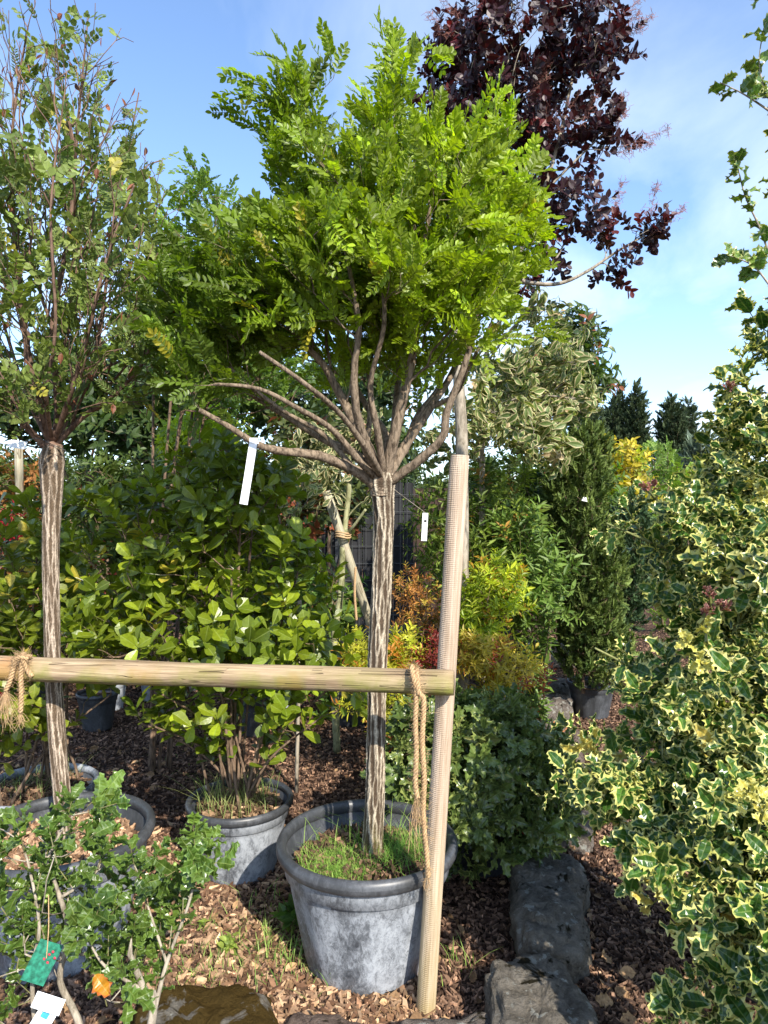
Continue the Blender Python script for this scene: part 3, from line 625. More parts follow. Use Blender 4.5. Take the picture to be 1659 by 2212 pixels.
# ------------------------------------------------------------ pots
def lathe(g, prof, n=72, flute=0.0, zf=(0, 1), nf=10):
    prof = np.array(prof); th = np.arange(n)*2*math.pi/n; V = []
    for r, z in prof:
        rr = np.full(n, r)
        if flute and zf[0] < z < zf[1]:
            rr = rr-flute*np.clip(np.cos(th*nf)*3, -1, 1)*.5*min(1, (zf[1]-z)/.03, (z-zf[0])/.03)
        V.append(np.stack([rr*np.cos(th), rr*np.sin(th), np.full(n, z)], -1))
    k = len(prof); i = np.arange(k-1)[:, None]*n; j = np.arange(n)[None]; j2 = (j+1) % n
    g.add(np.concatenate(V), np.stack([i+j, i+j2, i+n+j2, i+n+j], -1).reshape(-1, 4))
def pot(c, R, H, label, soil_z=0.78, body='pot', rim='pot_rim', mulch=None, group='plant pots', rot=0.0, rimw=1.0, tilt=None):
    t = thing('plant_pot', label, 'plant pot', (c[0], c[1], 0.0), group); t.rotation_euler = (0, 0, rot)
    if tilt: t.rotation_euler = (*tilt, rot)
    g = Geo(); rb = .66*R
    zl = np.linspace(.02, .74, 16); pr = [(rb*.9, .004), (rb, .006), (rb*1.01, .02*H)]+[(rb+(R*.86-rb)*(z/.74), z*H) for z in zl[1:]]
    pr += [(R*.87, .75*H), (R*.905, .765*H), (R*.925, .88*H), (R*.93, .895*H)]
    lathe(g, pr, 96, .018*R, (.03*H, .74*H), 10)
    g.build('pot_body', M[body], t, smooth=True); g = Geo()
    prin = [(R*.93, .895*H), (R*.90, .90*H), (R*.875, .80*H), (R*.80, .785*H), (R*.795, .76*H), (rb*1.02, .3*H), (0.001, .3*H)]
    lathe(g, prin, 72)
    g.build('inner_wall', M['pot_rim' if body != 'pot_dark' else 'pot_dark'], t, smooth=True)
    g = Geo(); a = np.linspace(0, 2*math.pi, 17)
    pr = [(R*.945+R*.055*math.cos(x)*1.0, .945*H+.058*H*math.sin(x)) for x in a]
    lathe(g, pr, 96); g.build('rim', M[rim], t, smooth=True)
    for k in range(4) if R > .28 else []:   # drainage notches along the foot
        a_ = -1.57+(k-1.5)*.75; g = Geo(); rr_ = rb*1.005
        q = np.array([(-.025, 0, .004), (.025, 0, .004), (.016, 0, .016), (-.016, 0, .016)]); ca, sa = math.cos(a_+math.pi/2), math.sin(a_+math.pi/2)
        V = np.stack([q[:, 0]*ca, q[:, 0]*sa, q[:, 2]], -1)+np.array([rr_*math.cos(a_), rr_*math.sin(a_), 0]); V2 = V+np.array([math.cos(a_), math.sin(a_), 0])*.004
        g.add(np.vstack([V-(V2-V)*3, V2]), [np.array([[0, 1, 2, 3], [7, 6, 5, 4], [0, 4, 5, 1], [1, 5, 6, 2], [2, 6, 7, 3], [3, 7, 4, 0]])]); g.build('drainage_notch', M['ink'], t)
    sz = soil_z*H; g = Geo(); rs = R*.80
    prs = [(rs*math.cos(x), sz+.03*math.sin(x)*R/.3) for x in np.linspace(0, math.pi/2-.01, 8)]
    lathe(g, prs, 48); g.build('soil', M['soil'], t, smooth=True)
    if mulch:
        nn = int(mulch[2]*(R/.3)**2); rr = rs*.97*np.sqrt(rng.random(nn)); aa = rng.random(nn)*6.283; p2 = np.stack([rr*np.cos(aa), rr*np.sin(aa)], -1)
        gg = chips('m', p2, sz+.03*R/.3*np.sqrt(np.maximum(0, 1-(rr/rs)**2))+.004+rng.random(nn)*.012, mulch[0], mulch[1], .022, None); gg.build('mulch', M['chips'], t)
    return t, sz
TAN = ((0.16, 0.085, 0.045), (0.55, 0.36, 0.22), 1500)
BRN = ((0.06, 0.035, 0.02), (0.25, 0.15, 0.09), 700)
MP = np.array([P(793, 1815, 2.45)[0], 2.46]); LP = np.array([-1.19, 2.52]); CP = np.array([-.645, 3.06]); BP = np.array([-1.62, 3.2])
pot(MP, .325, .435, 'big weathered grey pot with grass inside, in front of the post', .77, mulch=BRN)
pot(LP, .33, .44, 'big grey pot filled with pale wood chips at the left', .80, mulch=TAN, rot=.4)
pot(CP, .238, .325, 'middle-sized grey pot holding the multi-stemmed leafy shrub', .86, mulch=((.1, .06, .03), (.4, .26, .15), 700), rot=.2)
pot(BP, .27, .33, 'grey pot partly hidden behind the wood-chip pot', .86, 'pot', 'pot', mulch=BRN)
OC = np.array([.45, 3.12])
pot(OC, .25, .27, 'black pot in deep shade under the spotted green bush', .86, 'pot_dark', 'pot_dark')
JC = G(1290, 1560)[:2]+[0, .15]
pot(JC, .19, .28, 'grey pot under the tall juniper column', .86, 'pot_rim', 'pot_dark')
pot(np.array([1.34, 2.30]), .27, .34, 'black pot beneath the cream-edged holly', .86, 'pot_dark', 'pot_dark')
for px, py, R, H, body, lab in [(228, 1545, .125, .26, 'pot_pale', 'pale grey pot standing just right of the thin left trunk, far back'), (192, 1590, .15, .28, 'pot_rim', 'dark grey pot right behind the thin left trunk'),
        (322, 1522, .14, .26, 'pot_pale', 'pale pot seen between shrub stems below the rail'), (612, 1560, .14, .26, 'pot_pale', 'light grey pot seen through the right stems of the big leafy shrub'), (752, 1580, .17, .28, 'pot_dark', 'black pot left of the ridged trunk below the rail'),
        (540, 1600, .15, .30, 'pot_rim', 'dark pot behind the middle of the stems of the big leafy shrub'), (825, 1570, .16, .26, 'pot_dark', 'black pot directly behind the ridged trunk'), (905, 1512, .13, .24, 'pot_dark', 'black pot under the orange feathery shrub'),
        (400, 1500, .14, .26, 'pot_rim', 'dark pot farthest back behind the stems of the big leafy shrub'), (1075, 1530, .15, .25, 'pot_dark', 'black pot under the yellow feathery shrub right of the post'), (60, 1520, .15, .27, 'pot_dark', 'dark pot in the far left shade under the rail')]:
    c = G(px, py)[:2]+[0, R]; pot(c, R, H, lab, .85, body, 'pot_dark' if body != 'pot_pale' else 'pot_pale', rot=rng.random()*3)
# ------------------------------------------------------------ grasses in pots
g = Geo()
def potgrass(g, C2, R, z, n, h, cx=0, cy=0, sd=.1, c1=(.10, .22, .03), c2=(.42, .55, .14), w=.0022):
    p_ = np.stack([C2[0]+cx+rng.normal(size=n)*sd, C2[1]+cy+rng.normal(size=n)*sd, np.full(n, z)], -1)
    k = np.hypot(p_[:, 0]-C2[0], p_[:, 1]-C2[1]) < R; blades(g, p_[k], h, w, c1, c2, 1.2)
potgrass(g, MP, .25, .345, 2600, .045, -.10, -.08, .065); potgrass(g, MP, .25, .345, 900, .07, .12, .0, .06, c1=(.08, .20, .03), c2=(.25, .4, .09)); potgrass(g, MP, .25, .345, 200, .12, .10, .03, .08)
potgrass(g, MP, .25, .345, 60, .12, -.1, 0, .10); potgrass(g, MP, .25, .345, 900, .03, 0, 0, .14)
tag(g.build('pot_grass', M['grass']), 'bright green grass and moss growing round the ridged trunk inside the big pot', 'grass', kind='stuff')
g = Geo(); potgrass(g, CP, .19, .28, 260, .16, 0, -.03, .09, (.12, .2, .05), (.42, .40, .18), .003)
tag(g.build('pot_grass', M['grass']), 'long thin grass round the stems in the leafy shrub\'s pot', 'grass', kind='stuff')
g = Geo(); potgrass(g, BP, .22, .28, 160, .12, 0, 0, .10, (.12, .2, .05), (.4, .38, .2), .003)
tag(g.build('pot_grass', M['grass']), 'dry grass in the pot behind the wood-chip pot', 'grass', kind='stuff')
# ------------------------------------------------------------ post, rail, ropes
pb = P(921, 2178, 2.2); ptop = P(994, 984, 2.2); pb = pb+(pb-ptop)*.04
def polewood(name, p0, p1, r, mat, n=28, seg=40, flat=None, label='', cat='post', bow=0.0, ntc=None):
    """pole modelled along its own axis so the grain follows it"""
    p0 = np.array(p0, float); p1 = np.array(p1, float); L = np.linalg.norm(p1-p0); ax = Vector(p1-p0).normalized(); g = Geo()
    th = np.arange(n)*2*math.pi/n; V = []
    for i in range(seg+1):
        f = i/seg; rr = r*(1+.012*math.sin(9*f)+.01*math.sin(23*f))*np.ones(n); chs = min(1.0, .93+min(f, 1-f)*30)
        x = rr*np.cos(th)*chs; y = rr*np.sin(th)*chs
        if flat: x = np.minimum(x, r*flat)
        V.append(np.stack([x+bow*math.sin(math.pi*f), y, np.full(n, f*L)], -1))
    V = np.concatenate(V); i = np.arange(seg)[:, None]*n; j = np.arange(n)[None]; j2 = (j+1) % n
    Fs = [np.stack([i+j, i+j2, i+n+j2, i+n+j], -1).reshape(-1, 4), np.arange(n)[::-1][None], (np.arange(n)+seg*n)[None]]
    return g, V, Fs, L, ax
g, V, Fs, L, ax = polewood('post', pb, ptop, .0325, None, flat=.86)
g.add(V, Fs); o = g.build('post', M['post'], smooth=False); o.location = pb; o.rotation_euler = ax.to_track_quat('Z', 'Y').to_euler()
# keep the flat to the right: rotation from track quat leaves local X near world X
tag(o, 'ribbed pale wooden post leaning slightly right, in front of the big pot', 'post')
o.rotation_mode = 'QUATERNION'; zq = Vector((0, 0, 1)).rotation_difference(ax); o.rotation_quaternion = zq
ra = P(980, 1475, 2.125); rb_ = P(-170, 1438, 2.46)
axr = Vector(ra-rb_).normalized(); Lr = np.linalg.norm(ra-rb_); g = Geo(); n = 32; seg = 60; th = np.arange(n)*2*math.pi/n; V = []
for i in range(seg+1):
    f = i/seg; r_ = (.0415+.002*math.sin(5*f+1)+.001*math.sin(19*f))*min(1, .95+(1-f)*20)
    rr = r_*(1+.03*np.sin(th*2+f*3)+.015*np.sin(th*5+f*9)); V.append(np.stack([np.full(n, f*Lr), rr*np.cos(th), rr*np.sin(th)], -1))
V = np.concatenate(V); i = np.arange(seg)[:, None]*n; j = np.arange(n)[None]; j2 = (j+1) % n
g.add(V, [np.stack([i+j, i+n+j, i+n+j2, i+j2], -1).reshape(-1, 4)[:, ::-1], np.arange(n)[::-1][None], (np.arange(n)+seg*n)[None]])
o = g.build('rail', M['rail'], smooth=True); o.location = rb_; o.rotation_mode = 'QUATERNION'; o.rotation_quaternion = Vector((1, 0, 0)).rotation_difference(axr)
tag(o, 'long weathered round wooden rail running left from the ribbed post', 'rail')
def rope(g, pts, r=.0072, pitch=.036, hairs=260, taper=False):
    pts = smoothline(pts, 24); d = np.linalg.norm(np.diff(pts, axis=0), axis=1); s = np.concatenate([[0], np.cumsum(d)])
    ss = np.arange(0, s[-1], .0022); C = np.stack([np.interp(ss, s, pts[:, k]) for k in range(3)], -1)
    Tn = nrm(np.gradient(C, axis=0)); U = nrm(np.cross(Tn, [0.3, 1, 0.05])); Wv = np.cross(Tn, U)
    for k in range(3):
        a = ss/pitch*2*math.pi+k*2.094; st_ = C+r*.62*(np.cos(a)[:, None]*U+np.sin(a)[:, None]*Wv); tube(g, st_, r*.60, 5)
    for _ in range(hairs):
        i = rng.integers(0, len(C)); u = nrm(rng.normal(size=3)); p0 = C[i]+u*r; l = rng.uniform(.006, .022)
        tube(g, [p0, p0+u*l*.5+rng.normal(size=3)*.003, p0+u*l+rng.normal(size=3)*.007], .00035, 3)
def fray(g, p, n, l, sp=.02, down=1.0):
    for _ in range(n):
        d = np.array([rng.normal()*sp, rng.normal()*sp*.5, -1.0*down*l*rng.uniform(.5, 1.1)]); m = p+d*.5+rng.normal(size=3)*.007
        tube(g, smoothline([p+rng.normal(size=3)*.002, m, p+d+rng.normal(size=3)*.005], 4), .0006, 3)
g = Geo(); DR = 2.075
rope(g, [P(896, 1449, 2.15), P(890, 1440, 2.11), P(893, 1462, 2.08), P(899, 1495, 2.078), P(897, 1560, DR), P(899, 1620, DR), P(897, 1690, DR), P(902, 1725, DR)], hairs=420)
fray(g, P(902, 1725, DR), 26, .11, .012); fray(g, P(898, 1725, DR), 14, .16, .016)
rope(g, [P(900, 1447, 2.14), P(900, 1455, 2.09), P(905, 1495, 2.07), P(915, 1515, DR), P(912, 1600, DR), P(916, 1680, DR), P(914, 1760, 2.10), P(921, 1840, 2.11), P(925, 1895, 2.12)], hairs=520)
fray(g, P(925, 1893, 2.12), 16, .055, .008)
tag(g.build('rope', M['rope'], smooth=True), 'twisted hemp rope hanging over the rail beside the post with frayed ends', 'rope')
g = Geo(); DL = 2.33
rope(g, [P(40, 1425, 2.42), P(52, 1413, 2.38), P(48, 1432, DL), P(45, 1460, DL), P(46, 1500, DL), P(44, 1540, DL)], hairs=240); fray(g, P(44, 1540, DL), 26, .06, .012)
rope(g, [P(55, 1413, 2.38), P(35, 1425, DL), P(30, 1440, DL), P(22, 1470, DL), P(12, 1492, DL)], hairs=160); fray(g, P(12, 1492, DL), 60, .13, .03)
rope(g, [P(66, 1418, 2.36), P(50, 1422, DL-.01), P(58, 1445, DL), P(70, 1462, DL)], hairs=90); rope(g, [P(28, 1428, DL), P(45, 1420, DL-.015), P(62, 1424, DL-.01)], r=.006, hairs=90)
tag(g.build('rope', M['rope'], smooth=True), 'knotted hemp rope with loose fibres at the left end of the rail', 'rope')
# rail knot crack and a split
g = Geo()
for pts_, r_ in [([(1075, 2612), (1130, 2640), (1165, 2625), (1220, 2605)], .0030)]:
    pass
# ------------------------------------------------------------ the two standard trees
def tree_parts(t, tr, gb, bark, loc, g_leaf, leafmat_, leafname='crown', limbname='limbs', trunk=None, smooth=False):
    o = gb.build(limbname, bark, None, smooth=True); o.parent = t; o.location = -Vector(t.location)
    l = g_leaf.build(leafname, leafmat_, None, smooth=smooth); l.parent = t; l.location = -Vector(t.location)
    return o, l
def trunk_mesh(t, pts, radii, mat, name='trunk', seed=0, deep=.20, n=110, m=34, ca=(.075, .052, .034), cb=(.47, .40, .30), moss=0.0, kn=9):
    """trunk with interlacing bark ridges; ridge tops are pale cork, furrows dark"""
    r_ = np.random.default_rng(seed); g = Geo(); pl = smoothline(pts, m); k = len(pl); rad = np.interp(np.linspace(0, 1, k), np.linspace(0, 1, len(radii)), radii)
    Tn = nrm(np.gradient(pl, axis=0)); U = nrm(np.cross(Tn, [0, 1., 0])); Wv = np.cross(Tn, U); th = np.arange(n)*2*math.pi/n
    z = np.concatenate([[0], np.cumsum(np.linalg.norm(np.diff(pl, axis=0), axis=1))]); TH, ZZ = np.meshgrid(th, z); h = np.zeros_like(TH)
    warp = sum(a*np.sin(ZZ*f+TH*q+p) for a, f, q, p in ((.8, 7, 1, .3), (.5, 17, -1, 1.), (.25, 39, 2, 2.), (.12, 95, -5, 4.)))
    r1 = 1-np.abs(np.sin(TH*kn/2+warp+ZZ*1.5)); r2 = 1-np.abs(np.sin(TH*(kn+1)/2*1.0-warp*1.2-ZZ*3.1+1)) if (kn+1) % 2 == 0 else r1
    kk = kn if kn % 2 == 0 else kn+1
    r1 = 1-np.abs(np.sin(TH*kk/2+warp)); r2 = 1-np.abs(np.sin(TH*kk/2-warp*1.3+1.1+ZZ*4))
    h = np.maximum(r1**1.3, r2**1.3*.9); h = h+.10*r_.normal(size=h.shape); fade = .75+.25*np.sin(ZZ*17+TH*3)
    h = np.clip(h*fade, 0, 1.1); R = rad[:, None]*(1-deep*.6+deep*h)
    V = pl[:, None]+R[..., None]*(np.cos(TH)[..., None]*U[:, None]+np.sin(TH)[..., None]*Wv[:, None])
    f = np.clip((h-.22)/.45, 0, 1)[..., None]; C = np.array(ca)*(1-f)+np.array(cb)*f; C = C*np.exp(.22*r_.normal(size=h.shape+(1,)))
    if moss: mm = np.clip((moss-ZZ)/.12, 0, 1)[..., None]*(.5+.5*np.sin(TH*5+ZZ*30)[..., None]); C = C*(1-mm*.7)+np.array([.10, .085, .02])*mm*.7
    C = np.concatenate([C, np.ones(h.shape+(1,))], -1); i = np.arange(k-1)[:, None]*n; j = np.arange(n)[None]; j2 = (j+1) % n
    g.add(V.reshape(-1, 3), np.stack([i+j, i+j2, i+n+j2, i+n+j], -1).reshape(-1, 4), C.reshape(-1, 4))
    o = g.build(name, M['trunkbark'], None, smooth=True); o.parent = t; o.location = -Vector(t.location); return o
DM = 2.45
t = thing('standard_tree', 'lollipop tree with dense bright green crown on a ridged trunk, in the big grassy pot', 'tree', (MP[0], MP[1], .33))
trunk_mesh(t, [P(806, 1900, 2.46), P(806, 1800, 2.46), P(812, 1650, 2.46), P(814, 1480, 2.46), P(822, 1300, 2.455), P(829, 1140, 2.45), P(826, 1075, DM), P(824, 1040, DM), P(826, 1020, DM)], [.046, .036, .034, .034, .036, .036, .040, .050, .035], None, seed=3, moss=.25, kn=8)
gp = P(824, 1060, DM)
seeds = [([gp-[0, 0, .02], gp, P(826, 1030, DM)], .036, .03),
 ([P(815, 1052, DM), P(770, 1018, 2.40), P(690, 985, 2.35), P(610, 975, 2.3), P(555, 960, 2.25), P(500, 925, 2.2), P(430, 885, 2.15)], .021, .007),
 ([P(812, 1045, DM), P(775, 985, 2.5), P(700, 950, 2.55), P(620, 900, 2.6), P(540, 850, 2.65), P(470, 780, 2.7)], .018, .006),
 ([P(818, 1035, DM), P(795, 970, 2.42), P(748, 880, 2.4), P(700, 790, 2.38), P(640, 725, 2.35), P(590, 640, 2.3)], .022, .007),
 ([P(822, 1035, DM), P(795, 975, 2.38), P(770, 890, 2.3), P(765, 800, 2.25), P(775, 700, 2.2), P(750, 560, 2.15)], .021, .006),
 ([P(832, 1030, DM), P(848, 960, 2.42), P(866, 880, 2.4), P(885, 800, 2.4), P(900, 710, 2.38), P(905, 600, 2.35), P(930, 450, 2.3)], .023, .007),
 ([P(834, 1035, DM), P(868, 975, 2.5), P(930, 880, 2.55), P(980, 800, 2.6), P(1010, 700, 2.65), P(1040, 560, 2.65)], .020, .006),
 ([P(838, 1045, DM), P(905, 995, 2.4), P(955, 945, 2.36), P(965, 890, 2.34), P(1000, 800, 2.3), P(1018, 740, 2.28)], .017, .010),
 ([P(828, 1025, DM), P(836, 945, 2.55), P(800, 890, 2.6), P(760, 820, 2.65), P(700, 700, 2.75), P(680, 560, 2.8)], .016, .006),
 ([P(830, 1025, DM), P(850, 930, 2.6), P(860, 800, 2.75), P(850, 650, 2.85), P(850, 450, 2.85)], .018, .006),
 ([P(826, 1035, DM), P(800, 985, 2.3), P(740, 900, 2.15), P(660, 830, 2.0), P(560, 760, 1.95)], .013, .005),
 ([P(760, 1010, 2.42), P(700, 940, 2.45), P(600, 880, 2.4), P(500, 800, 2.3)], .011, .005),
 ([P(822, 1040, DM), P(780, 1000, 2.35), P(720, 930, 2.3), P(640, 880, 2.2), P(560, 840, 2.15), P(470, 830, 2.1)], .013, .005),
 ([P(830, 1030, DM), P(815, 930, 2.35), P(800, 830, 2.3), P(830, 700, 2.2), P(820, 560, 2.15)], .014, .005),
 ([P(790, 970, 2.42), P(800, 880, 2.5), P(790, 780, 2.6), P(745, 650, 2.65)], .012, .005),
 ([P(875, 975, 2.5), P(900, 900, 2.6), P(950, 830, 2.7), P(985, 720, 2.8)], .013, .005),
 ([P(930, 880, 2.55), P(985, 850, 2.5), P(1010, 800, 2.4), P(1060, 700, 2.35)], .010, .004)]
bl = [(880, 500, 2.45, 185, 190, .42), (690, 470, 2.45, 110, 150, .36), (1020, 540, 2.45, 95, 150, .36), (560, 650, 2.4, 160, 140, .40), (930, 650, 2.4, 190, 100, .42), (450, 700, 2.35, 110, 130, .32), (760, 600, 2.35, 170, 110, .42), (450, 830, 2.25, 90, 55, .25), (640, 320, 2.45, 60, 70, .2), (830, 330, 2.45, 90, 80, .25), (980, 370, 2.45, 80, 80, .25)]
tg = blobs(bl+[(760, 760, 2.5, 180, 70, .4), (930, 760, 2.5, 130, 60, .35)], 1350)
tg = np.concatenate([tg, blobs([(860, 200, 2.4, 35, 60, .15, 1), (640, 230, 2.4, 50, 50, .15, 1), (1070, 330, 2.4, 35, 60, .15, 1), (1130, 480, 2.35, 25, 100, .15, 1)], 70)])
sp_t = [P(832, 90, 2.4), P(850, 120, 2.35), P(560, 180, 2.35), P(552, 215, 2.35), P(625, 150, 2.4), P(715, 125, 2.45), P(720, 170, 2.45), P(930, 120, 2.45), P(1070, 230, 2.4), P(1140, 380, 2.35), P(1160, 520, 2.35), P(1140, 600, 2.3), P(520, 250, 2.4), P(1160, 720, 2.3)]
tg = np.concatenate([tg, sp_t])
tr = grow(seeds, tg, bf=.6, step=.055, r0=.0010, uppen=1.0)
gb = Geo(); limbs(gb, tr)
gl = Geo(); pos, dirs, d = shoots(tr, .0024, .030, .6, .35)
tp, td = tips(tr); pos = np.concatenate([pos, tp, tp]); dirs = np.concatenate([dirs, td, nrm(td+rng.normal(size=td.shape)*.5)])
# open underside: drop leaves close in under the crown
zz = pos[:, 2]; px_ = 829.5+pos[:, 0]/pos[:, 1]*F; py_ = 1106-(zz-CAMZ)/pos[:, 1]*F
keep = ~((py_ > 690+np.abs(px_-840)*.35) & (rng.random(len(pos)) < .5)) & ((py_ < 880) | (px_ < 620))
pos = pos[keep]; dirs = dirs[keep]; px_ = px_[keep]; n = len(pos)
dirs = nrm(dirs+np.array([.0, -.1, 0]))
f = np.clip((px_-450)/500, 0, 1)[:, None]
mixcol = (np.array([.10, .18, .018])*(1-f)+np.array([.23, .35, .018])*f)*np.exp(rng.normal(size=(n, 1))*.15)  # darker left to brighter right: the crown's sunlit side put into the leaf colour
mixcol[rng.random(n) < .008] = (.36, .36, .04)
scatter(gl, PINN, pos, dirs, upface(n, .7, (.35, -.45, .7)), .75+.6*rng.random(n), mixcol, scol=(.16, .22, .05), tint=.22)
tree_parts(t, tr, gb, M['limb'], None, gl, M['leaf'])
print('main leaves', n)
t = thing('standard_tree', 'sparse lollipop tree with reddish twigs and open crown, in the wood-chip pot', 'tree', (LP[0], LP[1], .35))
trunk_mesh(t, [P(140, 1880, 2.5), P(137, 1760, 2.5), P(124, 1600, 2.5), P(116, 1480, 2.5), P(112, 1350, 2.5), P(110, 1200, 2.5), P(112, 1080, 2.5), P(113, 1000, 2.5), P(116, 960, 2.5)], [.033, .030, .031, .029, .028, .029, .034, .045, .03], None, seed=5, ca=(.10, .07, .045), cb=(.42, .34, .26), deep=.10, kn=8)
gp = P(115, 985, 2.5)
seeds = [([gp-[0, 0, .02], gp, P(116, 955, 2.5)], .036, .028),
 ([P(110, 980, 2.5), P(60, 925, 2.45), P(0, 870, 2.4), P(-60, 800, 2.35)], .014, .006), ([P(108, 960, 2.5), P(90, 890, 2.45), P(60, 760, 2.4), P(35, 560, 2.35), P(25, 300, 2.3), P(60, 60, 2.3)], .013, .0025),
 ([P(118, 955, 2.5), P(125, 880, 2.5), P(115, 700, 2.45), P(150, 500, 2.45), P(170, 250, 2.4), P(190, 40, 2.4)], .013, .0025), ([P(122, 960, 2.5), P(180, 900, 2.5), P(250, 850, 2.45), P(310, 780, 2.4), P(350, 680, 2.4)], .012, .003),
 ([P(120, 955, 2.5), P(160, 870, 2.6), P(210, 740, 2.65), P(245, 500, 2.7), P(300, 200, 2.7)], .011, .0025), ([P(112, 960, 2.5), P(60, 860, 2.6), P(20, 740, 2.7), P(-20, 600, 2.7)], .012, .003),
 ([P(117, 955, 2.5), P(150, 860, 2.35), P(190, 720, 2.25), P(230, 560, 2.2), P(290, 400, 2.15)], .010, .003), ([P(112, 955, 2.5), P(100, 850, 2.3), P(120, 700, 2.2), P(110, 450, 2.1), P(140, 200, 2.1)], .009, .002)]
tg = blobs([(120, 380, 2.45, 230, 330, .5), (40, 620, 2.4, 180, 260, .45), (270, 560, 2.4, 130, 220, .4), (230, 780, 2.4, 170, 110, .35), (150, 130, 2.45, 150, 140, .3), (320, 700, 2.35, 90, 120, .3), (60, 850, 2.3, 130, 80, .3)], 1350)
tr = grow(seeds, tg, bf=.75, step=.06, r0=.0013, uppen=1.2, bend=.5)
gb = Geo(); limbs(gb, tr); gl = Geo(); pos, dirs, d = shoots(tr, .0028, .075, .8, .2); py_ = 1106-(pos[:, 2]-CAMZ)/pos[:, 1]*F
keep = rng.random(len(pos)) < np.clip(.22+(py_-150)/900, .26, .85); pos, dirs = pos[keep], dirs[keep]; n = len(pos)
scatter(gl, PINN_L+PINN[:1], pos, dirs, upface(n, .8, (.3, -.4, .6)), .65+.75*rng.random(n), cols(n, (.10, .18, .035), (.19, .28, .06), third=(.30, .32, .05), frac=.03), scol=(.2, .24, .08))
k = rng.random(n) < .22; scatter(gl, FERN, pos[k]+rng.normal(size=(k.sum(), 3))*.01, nrm(dirs[k]+rng.normal(size=(k.sum(), 3))*.5), upface(k.sum(), .8), 1.0, cols(k.sum(), (.10, .18, .05), (.2, .28, .1)), scol=(.2, .24, .08))
tp, td = tips(tr); k = (rng.random(len(tp)) < .10)
scatter(gl, [LF_narrow, LF_oval], tp[k], nrm(rng.normal(size=(k.sum(), 3))*.4-UP), upface(k.sum(), 1), .035, cols(k.sum(), (.16, .06, .035), (.28, .12, .06)), ymode=True)
tree_parts(t, tr, gb, M['twig_red'], None, gl, M['leaf_dull'])
print('left leaves', n)
# ------------------------------------------------------------ potted shrubs
def bush(name, label, cat, base, stems, bl, ntg, temps, ca, cb, leafm, spacing=.05, rmax=.003, bark='twig', scale=(.8, .4), third=None, frac=0, mcol=None, up=.4, jit=.6, face=(.25, -.35, .9), facej=.6, bf=.35, r0=.0013, p=1.0, step=.06, group=None, uppen=.8, keepf=None, tipn=1, scol=(.14, .18, .05), smooth=False, leafname='foliage', stemname='stems', e=2.35, hang=0.0):
    base = np.array(base, float); t = thing(name, label, cat, tuple(base), group)
    tg = blobs(bl, ntg); tr = grow(stems, tg, bf=bf, step=step, r0=r0, uppen=uppen, e=e); gb = Geo(); limbs(gb, tr)
    gl = Geo(); pos, dirs, d = shoots(tr, rmax, spacing, jit, up); tp, td = tips(tr)
    for _ in range(tipn): pos = np.concatenate([pos, tp]); dirs = np.concatenate([dirs, nrm(td+np.array([0, 0, up*.5])+rng.normal(size=td.shape)*.2)])
    if hang: dirs = nrm(dirs*(1-hang)+rng.normal(size=dirs.shape)*.3+UP*.6)
    if keepf is not None: k = keepf(pos); pos, dirs = pos[k], dirs[k]
    n = len(pos); C = cols(n, ca, cb, p, third, frac); mc = None
    if mcol is not None: mc = np.array(mcol)*np.exp(rng.normal(size=(n, 1))*.12) if np.ndim(mcol) == 1 else mcol(n)
    scatter(gl, temps, pos, dirs, upface(n, facej, face), scale[0]+scale[1]*rng.random(n), C, mc, scol=scol)
    tree_parts(t, tr, gb, M[bark], None, gl, M[leafm], leafname, stemname, smooth=smooth)
    return t, tr, pos
def fan(base, tops, r, rb, sp=.05, rise=.3):
    """first seed is a short root stub, then a stem to every top"""
    base = np.array(base, float); out = [([base-[0, 0, .04], base], r, r)]
    for tpt in tops:
        tpt = np.array(tpt, float); o = base+np.array([rng.normal()*sp, rng.normal()*sp, 0]); m = o*.45+tpt*.55; m[2] = o[2]+(tpt[2]-o[2])*.6; m[:2] = o[:2]*.6+tpt[:2]*.4; out.append(([base, o+[0, 0, .03], m, tpt], r, rb))
    return out
b = np.array([CP[0], CP[1], .28])
tops = [P(300, 1560, 2.9), P(330, 1450, 3.0), P(380, 1300, 3.1), P(420, 1150, 3.1), P(470, 1050, 3.2), P(520, 1100, 3.0), P(560, 1000, 3.2), P(600, 1150, 3.1), P(640, 1250, 3.1), P(690, 1350, 3.0), P(720, 1480, 2.95), P(500, 1250, 2.8), P(440, 1350, 2.75), P(580, 1300, 3.3), P(620, 1480, 2.9), P(380, 1120, 3.2), P(300, 1250, 3.1), P(335, 1570, 2.85), P(350, 1500, 2.8), P(390, 1520, 2.95), P(430, 1480, 2.75), P(680, 1560, 2.9), P(640, 1520, 3.2)]
bush('leafy_shrub', 'tall multi-stemmed shrub with glossy oval leaves in the middle-sized pot', 'shrub', b, fan(b, tops, .0085, .004, .06),
     [(470, 1200, 3.1, 190, 190, .35), (560, 1060, 3.15, 90, 110, .3), (450, 1040, 3.15, 110, 90, .3), (330, 1200, 3.05, 120, 150, .3), (620, 1280, 3.1, 120, 120, .3), (700, 1400, 3.0, 70, 80, .2), (560, 1400, 2.85, 170, 80, .3), (360, 1400, 2.85, 120, 80, .3), (230, 1350, 2.95, 90, 120, .25), (740, 1530, 2.9, 45, 40, .12), (620, 1520, 2.9, 90, 70, .2), (460, 1530, 2.9, 120, 60, .2), (200, 1130, 3.1, 90, 90, .2)], 430, ROSE, (.09, .16, .012), (.21, .31, .018), 'glossy', .10, .0035, 'twig', (.85, .5), (.42, .42, .05), .02, r0=.0018, up=.6, jit=.45, uppen=1.2)
b = np.array([BP[0], BP[1], .28])
